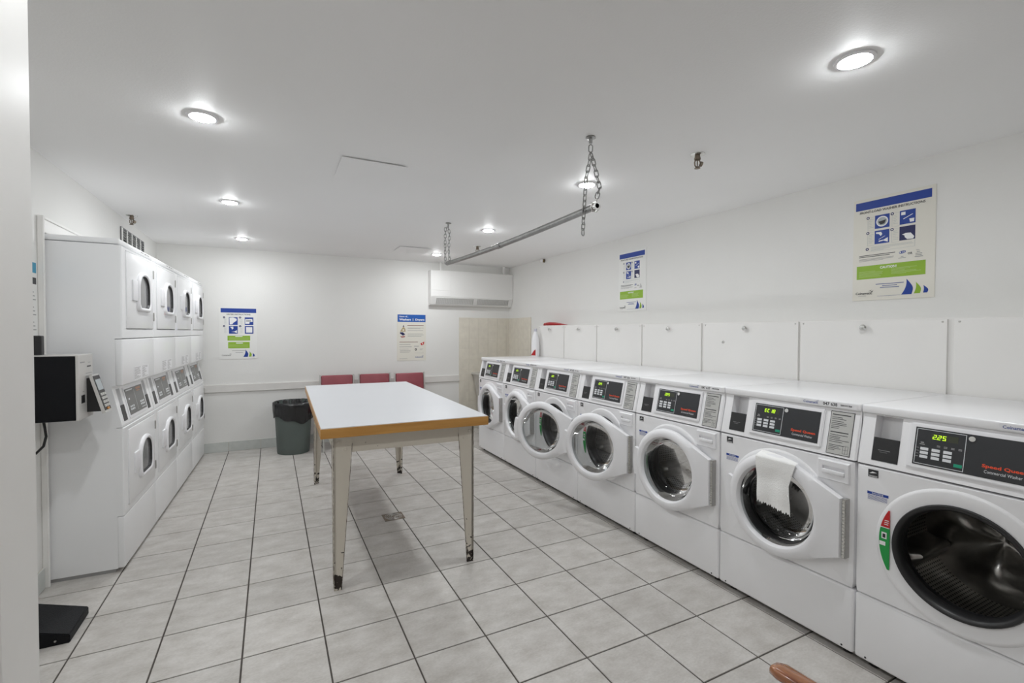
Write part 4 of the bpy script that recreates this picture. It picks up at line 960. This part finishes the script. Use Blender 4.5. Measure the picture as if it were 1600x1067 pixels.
# ------------------------------------------------------------------ posters
def swoosh(x, z0, h, wd, y, lean=0.35):
    def fn(bm):
        n = 12; A, C = [], []
        for i in range(n + 1):
            t = i/n; z = z0 + h*(1-t)
            r = x + wd*math.sin(min(1, t*1.15)*math.pi*0.55)*1.0 - wd*0.55*max(0, t-0.55)
            l_ = x + wd*0.10*math.sin(t*math.pi) - wd*lean*t*t
            A.append(bm.verts.new((l_, y, z))); C.append(bm.verts.new((r, y, z)))
        for i in range(n): bm.faces.new((A[i], A[i+1], C[i+1], C[i]))
    return fn
def disc(bm, x, z, r, y, n=20): bm.faces.new([bm.verts.new((x + r*math.cos(2*math.pi*i/n), y, z + r*math.sin(2*math.pi*i/n))) for i in range(n)])
def poly(bm, pts, y): bm.faces.new([bm.verts.new((a, y, b_)) for a, b_ in pts])
def poster(kind, loc, rz, W, H, label, board=PAPER):
    p = thing('poster', loc, rz, label, 'poster')
    part('board', p, board, B(0, W, -0.004, 0, 0, H))
    U = lambda u: u*W
    V = lambda v: H*(1 - v)
    Y = -0.0045
    def rect(name, m, u0, u1, v0, v1, y=Y, par=p, **k): return part(name, par, m, lambda bm: quads(bm, [(U(u0), U(u1), V(v1), V(v0))], y), **k)
    def lines(rows, m, y=Y - 0.0004, par=p): part('print_lines', par, m, lambda bm: quads(bm, [(U(a), U(b_), V(v) - h*H, V(v)) for a, b_, v, h in rows], y), kind='stuff')
    def txt(s, u0, u1, v0, v1, m, bold=0.02, y=Y - 0.0004): text_part('lettering', p, s, U(u0), U(u1), V(v1), V(v0), y, m, bold)
    rr = random.Random(len(label))
    def sails():
        part('sail_mark', p, BLUE, swoosh(U(0.685), V(0.962), 0.145*H, 0.085*W, Y, 0.7))
        part('sail_mark', p, GREEN, swoosh(U(0.795), V(0.958), 0.105*H, 0.065*W, Y, 0.35))
        part('sail_mark', p, BLUE, swoosh(U(0.880), V(0.955), 0.068*H, 0.060*W, Y, 0.05))
    def brand(u0, u1, v0, v1, m=INK):
        txt('Coinamatic', u0, u1, v0, v1, m, 0.02)
        part('logo_mark', p, m, lambda bm: (poly(bm, [(U(u1-0.03), V(v0+0.004)), (U(u1+0.015), V(v0-0.014)), (U(u1), V(v0+0.002))], Y), poly(bm, [(U(u1-0.05), V(v0-0.005)), (U(u1-0.005), V(v0-0.022)), (U(u1-0.02), V(v0-0.008))], Y)))
    if kind == 'washer':
        rect('header_band', BLUE, 0.03, 0.955, 0.03, 0.108)
        txt('FRONT-LOAD WASHER INSTRUCTIONS', 0.085, 0.885, 0.122, 0.145, INK, 0.02)
        for k, (u, v) in enumerate(((0.285, 0.182), (0.285, 0.330), (0.592, 0.182), (0.592, 0.330))):
            q = rect('picture', BLUE if k != 3 else NAVY, u, u + 0.185, v, v + 0.128)
            part('step_dot', p, NAVY, lambda bm: disc(bm, U(u - 0.090), V(v + 0.012), 0.021*W, Y))
            part('step_mark', p, WINK, lambda bm: disc(bm, U(u - 0.090), V(v + 0.012), 0.009*W, Y - 0.0004))
            cu, cv = u + 0.0925, v + 0.064; yy = Y - 0.0004
            if k == 0:
                part('picture_print', q, WINK, lambda bm: disc(bm, U(cu), V(cv), 0.075*W, yy, 28)); part('picture_print', q, LINK, lambda bm: disc(bm, U(cu), V(cv), 0.060*W, yy - 0.0003, 28))
                part('picture_print', q, INK, lambda bm: poly(bm, [(U(cu-0.05), V(cv)), (U(cu+0.05), V(cv-0.012)), (U(cu+0.03), V(cv+0.025)), (U(cu-0.02), V(cv+0.03))], yy - 0.0006))
            elif k == 1:
                part('picture_print', q, WINK, lambda bm: (poly(bm, [(U(cu-0.075), V(cv-0.05)), (U(cu-0.01), V(cv-0.048)), (U(cu+0.005), V(cv-0.025)), (U(cu-0.015), V(cv-0.008)), (U(cu-0.04), V(cv-0.03)), (U(cu-0.075), V(cv-0.035))], yy), poly(bm, [(U(cu+0.075), V(cv+0.012)), (U(cu+0.075), V(cv+0.055)), (U(cu+0.02), V(cv+0.04)), (U(cu-0.04), V(cv+0.045)), (U(cu-0.04), V(cv+0.035)), (U(cu+0.025), V(cv+0.03))], yy), poly(bm, [(U(cu-0.04), V(cv+0.02)), (U(cu+0.04), V(cv-0.006)), (U(cu+0.04), V(cv-0.002)), (U(cu-0.04), V(cv+0.024))], yy)))
            elif k == 2:
                part('picture_print', q, WINK, lambda bm: (quads(bm, [(U(cu-0.075), U(cu-0.025), V(cv-0.022), V(cv-0.05))], yy), poly(bm, [(U(cu+0.02), V(cv+0.02)), (U(cu+0.08), V(cv+0.02)), (U(cu+0.075), V(cv+0.052)), (U(cu+0.03), V(cv+0.052))], yy), poly(bm, [(U(cu-0.05), V(cv+0.012)), (U(cu+0.06), V(cv-0.022)), (U(cu+0.062), V(cv-0.017)), (U(cu-0.048), V(cv+0.018))], yy)))
            else:
                part('picture_print', q, WINK, lambda bm: poly(bm, [(U(cu-0.06), V(cv+0.01)), (U(cu-0.02), V(cv+0.0)), (U(cu+0.04), V(cv+0.002)), (U(cu+0.082), V(cv+0.04)), (U(cu+0.07), V(cv+0.06)), (U(cu+0.0), V(cv+0.058)), (U(cu-0.03), V(cv+0.035)), (U(cu-0.03), V(cv+0.022))], yy))
            lines([(u - 0.078, u - 0.078 + 0.03 + rr.random()*0.035, v + 0.030 + i*0.0155, 0.0025) for i in range(6)], LINK)
            lines([(u - 0.092, u - 0.089, v + 0.02, 0.115), (u - 0.092, u + 0.0, v + 0.134, 0.0015), (u - 0.07, u, v + 0.008, 0.0015)], LINK)
        part('step_dot', p, NAVY, lambda bm: disc(bm, U(0.19), V(0.498), 0.021*W, Y)); part('step_mark', p, WINK, lambda bm: disc(bm, U(0.19), V(0.498), 0.009*W, Y - 0.0004))
        lines([(0.24, 0.74, 0.482, 0.0025), (0.24, 0.76, 0.493, 0.0025), (0.24, 0.48, 0.505, 0.0025), (0.24, 0.40, 0.514, 0.0025), (0.19, 0.775, 0.524, 0.0015), (0.773, 0.776, 0.465, 0.06)], LINK)
        lines([(0.085, 0.545, 0.556, 0.0055), (0.085, 0.48, 0.570, 0.0055)], INK)
        lines([(0.085, 0.53, 0.592, 0.0035), (0.085, 0.525, 0.602, 0.0035), (0.085, 0.40, 0.612, 0.0025)], GINK)
        part('logo_print', p, LOGO, lambda bm: poly(bm, [(U(0.590), V(0.568)), (U(0.605), V(0.556)), (U(0.64), V(0.553)), (U(0.672), V(0.556)), (U(0.668), V(0.572)), (U(0.63), V(0.580)), (U(0.60), V(0.580))], Y))
        part('logo_print', p, WINK, lambda bm: (disc(bm, U(0.607), V(0.567), 0.009*W, Y - 0.0004), disc(bm, U(0.636), V(0.567), 0.006*W, Y - 0.0004), disc(bm, U(0.653), V(0.566), 0.006*W, Y - 0.0004)))
        txt('OR', 0.695, 0.750, 0.575, 0.595, INK, 0.02)
        lines([(0.615, 0.645, 0.604, 0.005), (0.585, 0.675, 0.618, 0.004), (0.79, 0.83, 0.560, 0.004), (0.80, 0.835, 0.575, 0.007), (0.785, 0.86, 0.592, 0.006), (0.785, 0.855, 0.606, 0.006), (0.775, 0.87, 0.620, 0.006)], GINK)
        rect('caution_band', GREEN, 0.055, 0.90, 0.660, 0.790)
        txt('CAUTION!', 0.36, 0.565, 0.676, 0.700, WINK, 0.03)
        lines([(0.085, 0.30 + rr.random()*0.1, 0.715 + i*0.0105, 0.0035) for i in range(6)] + [(0.50, 0.66 + rr.random()*0.2, 0.705 + i*0.0105, 0.0035) for i in range(6)], mat('print_pale_green', (0.45, 0.60, 0.22), 0.5))
        lines([(0.31, 0.655, 0.845, 0.006), (0.39, 0.575, 0.863, 0.006), (0.365, 0.60, 0.880, 0.006), (0.33, 0.62, 0.962, 0.002)], LOGO)
        brand(0.045, 0.265, 0.918, 0.942); lines([(0.08, 0.185, 0.952, 0.004)], GINK); sails()
    elif kind == 'dryer':
        rect('header_band', BLUE, 0.045, 0.985, 0.012, 0.095)
        txt('DRYER INSTRUCTIONS', 0.20, 0.83, 0.118, 0.142, INK, 0.02)
        for k, (u, v) in enumerate(((0.255, 0.185), (0.255, 0.355), (0.675, 0.185), (0.675, 0.355))):
            q = rect('picture', BLUE, u, u + 0.23, v, v + 0.150); yy = Y - 0.0004; cu, cv = u + 0.115, v + 0.075
            part('step_dot', p, NAVY, lambda bm: disc(bm, U(u - 0.125), V(v + 0.004), 0.030*W, Y)); part('step_mark', p, WINK, lambda bm: disc(bm, U(u - 0.125), V(v + 0.004), 0.010*W, Y - 0.0004))
            lines([(u - 0.125, u - 0.06, v + 0.035 + i*0.016, 0.003) for i in range(7)], LINK)
            if k == 0: part('picture_print', q, WINK, lambda bm: poly(bm, [(U(u+0.015), V(v+0.012)), (U(u+0.11), V(v+0.005)), (U(u+0.21), V(v+0.03)), (U(u+0.20), V(v+0.07)), (U(u+0.13), V(v+0.10)), (U(u+0.09), V(v+0.135)), (U(u+0.02), V(v+0.14))], yy))
            elif k == 1: part('picture_print', q, WINK, lambda bm: (poly(bm, [(U(u+0.02), V(v+0.02)), (U(u+0.11), V(v+0.012)), (U(u+0.12), V(v+0.05)), (U(u+0.08), V(v+0.07)), (U(u+0.06), V(v+0.035))], yy), poly(bm, [(U(u+0.21), V(v+0.08)), (U(u+0.21), V(v+0.14)), (U(u+0.14), V(v+0.118)), (U(u+0.06), V(v+0.115)), (U(u+0.15), V(v+0.105))], yy)))
            elif k == 2: part('picture_print', q, WINK, lambda bm: (poly(bm, [(U(u+0.012), V(v+0.035)), (U(u+0.20), V(v+0.030)), (U(u+0.21), V(v+0.085)), (U(u+0.13), V(v+0.09)), (U(u+0.12), V(v+0.125)), (U(u+0.012), V(v+0.125))], yy))); 
            else: part('picture_print', q, WINK, lambda bm: quads(bm, [(U(u+0.03), U(u+0.20), V(v+0.13), V(v+0.022))], yy))
            if k == 2: part('picture_print', q, INK, lambda bm: quads(bm, [(U(u+0.03), U(u+0.17), V(v+0.078), V(v+0.062))], yy - 0.0004))
        rect('notice_band', GREEN, 0.215, 0.815, 0.545, 0.640); rect('caution_band', GREEN, 0.23, 0.80, 0.668, 0.790)
        lines([(0.42, 0.61, 0.552, 0.014), (0.44, 0.62, 0.682, 0.016)], WINK); lines([(0.25, 0.78, 0.575 + i*0.015, 0.004) for i in range(4)] + [(0.25, 0.76, 0.712 + i*0.016, 0.004) for i in range(4)], mat('print_pale_green', (0.45, 0.60, 0.22), 0.5))
        lines([(0.33, 0.68, 0.832, 0.007), (0.42, 0.62, 0.868, 0.007)], GINK); brand(0.065, 0.305, 0.908, 0.938, GINK); sails()
    else:
        rect('header_band', BLUE2, 0.02, 0.985, 0.0, 0.160)
        txt('Usage of...', 0.075, 0.39, 0.028, 0.068, WINK, 0.03); txt('Washers', 0.075, 0.475, 0.085, 0.130, WINK, 0.04); txt('&', 0.52, 0.585, 0.075, 0.135, LINK, 0.0); txt('Dryers', 0.63, 0.945, 0.085, 0.142, WINK, 0.04)
        for c_, pts in ((mat('print_tan', (0.45, 0.36, 0.2), 0.5), [(0.10, 0.37), (0.29, 0.37), (0.28, 0.31), (0.22, 0.26), (0.17, 0.30)]), (NAVY, [(0.19, 0.265), (0.25, 0.265), (0.22, 0.225)]), (NAVY, [(0.10, 0.385), (0.20, 0.385), (0.28, 0.43), (0.20, 0.455), (0.10, 0.41)]), (mat('print_pink', (0.45, 0.22, 0.20), 0.5), [(0.10, 0.47), (0.28, 0.46), (0.26, 0.495), (0.16, 0.505)]), (RED, [(0.80, 0.63), (0.94, 0.59), (0.93, 0.65), (0.84, 0.67)]), (INK, [(0.60, 0.755), (0.62, 0.735), (0.66, 0.735), (0.68, 0.755), (0.66, 0.785), (0.62, 0.785)])):
            part('picture', p, c_, lambda bm: poly(bm, [(U(a), V(b_)) for a, b_ in pts], Y))
        part('picture_print', p, PAPERW, lambda bm: (disc(bm, U(0.88), V(0.632), 0.022*W, Y - 0.0004), disc(bm, U(0.64), V(0.760), 0.016*W, Y - 0.0004), disc(bm, U(0.215), V(0.335), 0.03*W, Y - 0.0004)))
        lines([(0.35, 0.92, 0.232, 0.010), (0.08, 0.72, 0.590, 0.010)], mat('print_maroon', (0.25, 0.10, 0.08), 0.5))
        lines([(0.36, 0.92, 0.285, 0.006), (0.36, 0.80, 0.305, 0.006), (0.36, 0.90, 0.345, 0.006), (0.36, 0.88, 0.415, 0.006), (0.36, 0.92, 0.438, 0.006), (0.36, 0.84, 0.47, 0.006), (0.08, 0.46, 0.645, 0.008), (0.08, 0.50, 0.695, 0.008), (0.08, 0.40, 0.745, 0.005), (0.10, 0.46, 0.775, 0.005), (0.10, 0.46, 0.795, 0.005), (0.10, 0.42, 0.815, 0.005), (0.58, 0.75, 0.685, 0.01), (0.60, 0.92, 0.835, 0.003), (0.08, 0.35, 0.955, 0.006), (0.78, 0.90, 0.745, 0.005), (0.78, 0.86, 0.765, 0.005)], GINK)
        brand(0.62, 0.90, 0.910, 0.940, LOGO)
    return p
poster('washer', (XR, -0.996, 1.615), -math.pi/2, 0.409, 0.618, 'large front-load washer instructions poster over the washer with the cloth', PAPERW)
poster('washer', (XR, 1.235, 1.628), -math.pi/2, 0.404, 0.610, 'front-load washer instructions poster over the half-open washers')
poster('dryer', (0.585, YB, 1.088), 0, 0.388, 0.605, 'dryer instructions poster with two green bands on the back wall')
poster('usage', (2.655, YB, 1.017), 0, 0.405, 0.635, 'usage of washers and dryers poster with bright blue header', PAPERW)
pl = thing('poster', (0, 0.360, 1.300), math.pi/2, 'white notice poster on the left wall behind the card reader', 'poster')
part('board', pl, PAPER, B(0, 0.412, -0.004, 0, 0, 0.575))
part('header_mark', pl, mat('print_cyan', (0.02, 0.28, 0.45), 0.4), lambda bm: quads(bm, [(0.03, 0.405, 0.425, 0.480)], -0.0045)); part('title_print', pl, INK, lambda bm: quads(bm, [(0.05, 0.404, 0.365, 0.400)], -0.0045))
part('print_lines', pl, GINK, lambda bm: quads(bm, [(0.04, 0.36 + 0.012*(i % 4), 0.34 - i*0.020, 0.345 - i*0.020) for i in range(16)], -0.0045), kind='stuff')

# ------------------------------------------------------------------ card reader box on the left wall
cr = thing('card_reader', (0, 0, 0), 0, 'black card value box with silver face and keypad on left wall', 'card reader')
CY0, CY1, CZ0, CZ1, CXF = 0.484, 0.700, 0.958, 1.288, 0.250
part('box_body', cr, BLACKM, B(0, CXF-0.012, CY0, CY1, CZ0, CZ1, 0.004, 2))
part('top_cover', cr, SILVER, B(0, CXF-0.010, CY0+0.004, CY1, CZ1-0.001, CZ1+0.004))
fc = part('front_face', cr, SILVER, B(CXF-0.012, CXF, CY0-0.002, CY1+0.002, CZ0-0.002, CZ1+0.005, 0.003, 2))
def facequads(bm, rs, x):
    for y0, y1, z0, z1 in rs: box(bm, x - 0.0005, x + 0.0006, y0, y1, z0, z1)
part('card_slot', fc, BLACKP, lambda bm: facequads(bm, [(0.610, 0.668, 1.224, 1.232), (0.520, 0.572, 1.040, 1.082)], CXF))
part('print_lines', fc, GINK, lambda bm: facequads(bm, [(0.51, 0.575, 1.250, 1.256), (0.63, 0.66, 1.247, 1.250), (0.59, 0.685, 1.190, 1.193), (0.59, 0.69, 1.175, 1.178), (0.60, 0.68, 1.160, 1.163), (0.585, 0.70, 1.118, 1.120), (0.54, 0.56, 1.098, 1.101)], CXF), kind='stuff')
part('antenna', cr, BLACKP, lambda bm: box(bm, 0.030, 0.078, 0.585, 0.625, CZ1, 1.392, 0.006, 2))
part('bracket', cr, BLACKP, lambda bm: prism(bm, [(CXF, 0.985), (CXF, 1.165), (CXF+0.016, 1.165), (CXF+0.060, 0.985)], 1, 0.600, 0.690))
kpad = part('keypad', cr, SILVER, lambda bm: prism(bm, [(CXF+0.012, 1.178), (CXF+0.024, 1.183), (CXF+0.080, 0.978), (CXF+0.066, 0.972)], 1, 0.588, 0.698))
def kp(u, t, d):
    a = Vector((CXF+0.024, 0, 1.183)); b_ = Vector((CXF+0.080, 0, 0.978)); dr = b_-a; n = Vector((-dr.z, 0, dr.x)).normalized(); p = a + dr*t + n*d; return (p.x, u, p.z)
def kbox(bm, u0, u1, t0, t1, d0, d1):
    v = [bm.verts.new(kp(u, t, d)) for d in (d0, d1) for u, t in ((u0,t0),(u1,t0),(u1,t1),(u0,t1))]
    for q in ((0,1,2,3),(4,5,6,7),(0,1,5,4),(1,2,6,5),(2,3,7,6),(3,0,4,7)): bm.faces.new([v[i] for i in q])
part('keypad_face', kpad, BLACKP, lambda bm: kbox(bm, 0.593, 0.693, 0.04, 0.95, 0.0, 0.002)); part('screen', kpad, LINK, lambda bm: kbox(bm, 0.602, 0.684, 0.14, 0.42, 0.002, 0.003))
for i in range(3):
    for k in range(4): part('key', kpad, SILVER, lambda bm: kbox(bm, 0.603 + i*0.029, 0.624 + i*0.029, 0.50 + k*0.10, 0.565 + k*0.10, 0.002, 0.006))
part('accent_key', kpad, mat('amber_key', (0.6, 0.25, 0.04), 0.4), lambda bm: kbox(bm, 0.63, 0.66, 0.89, 0.94, 0.002, 0.006))
part('cable', cr, BLACKP, T([(0.075, 0.60, CZ0 + 0.005), (0.082, 0.60, 0.91), (0.086, 0.60, 0.87), (0.075, 0.60, 0.82), (0.045, 0.60, 0.785), (0.0, 0.60, 0.772)], 0.006, 8), 60)

# ------------------------------------------------------------------ black wedge on the floor
wd = thing('floor_wedge', (0, 0, 0), 0, 'black sloped metal platform on the floor below the card reader', 'platform')
def wedge(bm):
    prism(bm, [(0.012, 0.0), (0.303, 0.0), (0.303, 0.038), (0.012, 0.135)], 1, 0.135, 0.385)
    bmesh.ops.recalc_face_normals(bm, faces=bm.faces)
    bmesh.ops.bevel(bm, geom=list(bm.edges), offset=0.004, segments=2, affect='EDGES')
part('platform', wd, BLACKM, wedge, 40)
part('bolt', wd, STEEL, L([(0.0, 0.131), (0.004, 0.131), (0.005, 0.1355)], c=(0.253, 0.022), n=12, axis='y'))

# ------------------------------------------------------------------ wooden-armed chair at the entry
ca = thing('armchair', (1.900, -2.240, 0), math.radians(1.0), 'chair with varnished wooden armrests and metal frame near the washers', 'chair')
AZ = 0.65
for s in (-1, 1):
    def arm(bm, s=s):
        rows = []
        for y, hw, hz, dz in ((0.270, 0.006, 0.006, -0.004), (0.264, 0.018, 0.011, -0.002), (0.245, 0.024, 0.014, 0), (0.12, 0.024, 0.014, 0.004), (-0.10, 0.022, 0.014, 0.004), (-0.22, 0.021, 0.013, 0.0)):
            rows.append([(s*0.275 + hw*math.copysign(abs(math.cos(a))**0.6, math.cos(a)), y, AZ - 0.014 + dz + hz*math.copysign(abs(math.sin(a))**0.6, math.sin(a))) for a in [2*math.pi*i/20 for i in range(20)]])
        R = loop_rows(bm, rows); bm.faces.new(R[0]); bm.faces.new(R[-1])
    part('armrest', ca, ARMWOOD, arm, 60)
    part('side_frame', ca, ALUM, T([(s*0.275, 0.235, 0.011)] + [(s*0.275, 0.225, 0.30), (s*0.275, 0.215, 0.55), (s*0.275, 0.19, 0.605), (s*0.275, 0.15, 0.622), (s*0.275, -0.20, 0.622), (s*0.275, -0.235, 0.60), (s*0.275, -0.24, 0.55), (s*0.275, -0.25, 0.011)], 0.011, 10), 60)
    part('foot', ca, RUBBER, Bs([(s*0.275-0.013, s*0.275+0.013, 0.222, 0.248, 0.0, 0.02), (s*0.275-0.013, s*0.275+0.013, -0.263, -0.237, 0.0, 0.02)]))
part('seat', ca, VINYL, B(-0.245, 0.245, -0.22, 0.23, 0.40, 0.455, 0.02, 3), 50)
def cback(bm):
    box(bm, -0.235, 0.235, -0.275, -0.235, 0.50, 0.86, 0.016, 3)
    for v in bm.verts: v.co.y -= (v.co.z - 0.5)*0.12
part('backrest', ca, VINYL, cback, 50)
part('back_frame', ca, ALUM, lambda bm: [tube(bm, [(s*0.275, -0.24, 0.42), (s*0.245, -0.245, 0.45), (s*0.22, -0.255, 0.55), (s*0.22, -0.285, 0.80)], 0.010, 8) for s in (-1, 1)], 50)
part('seat_frame', ca, ALUM, lambda bm: [tube(bm, [(-0.275, y, 0.395), (0.275, y, 0.395)], 0.010, 8) for y in (-0.18, 0.18)], 50)
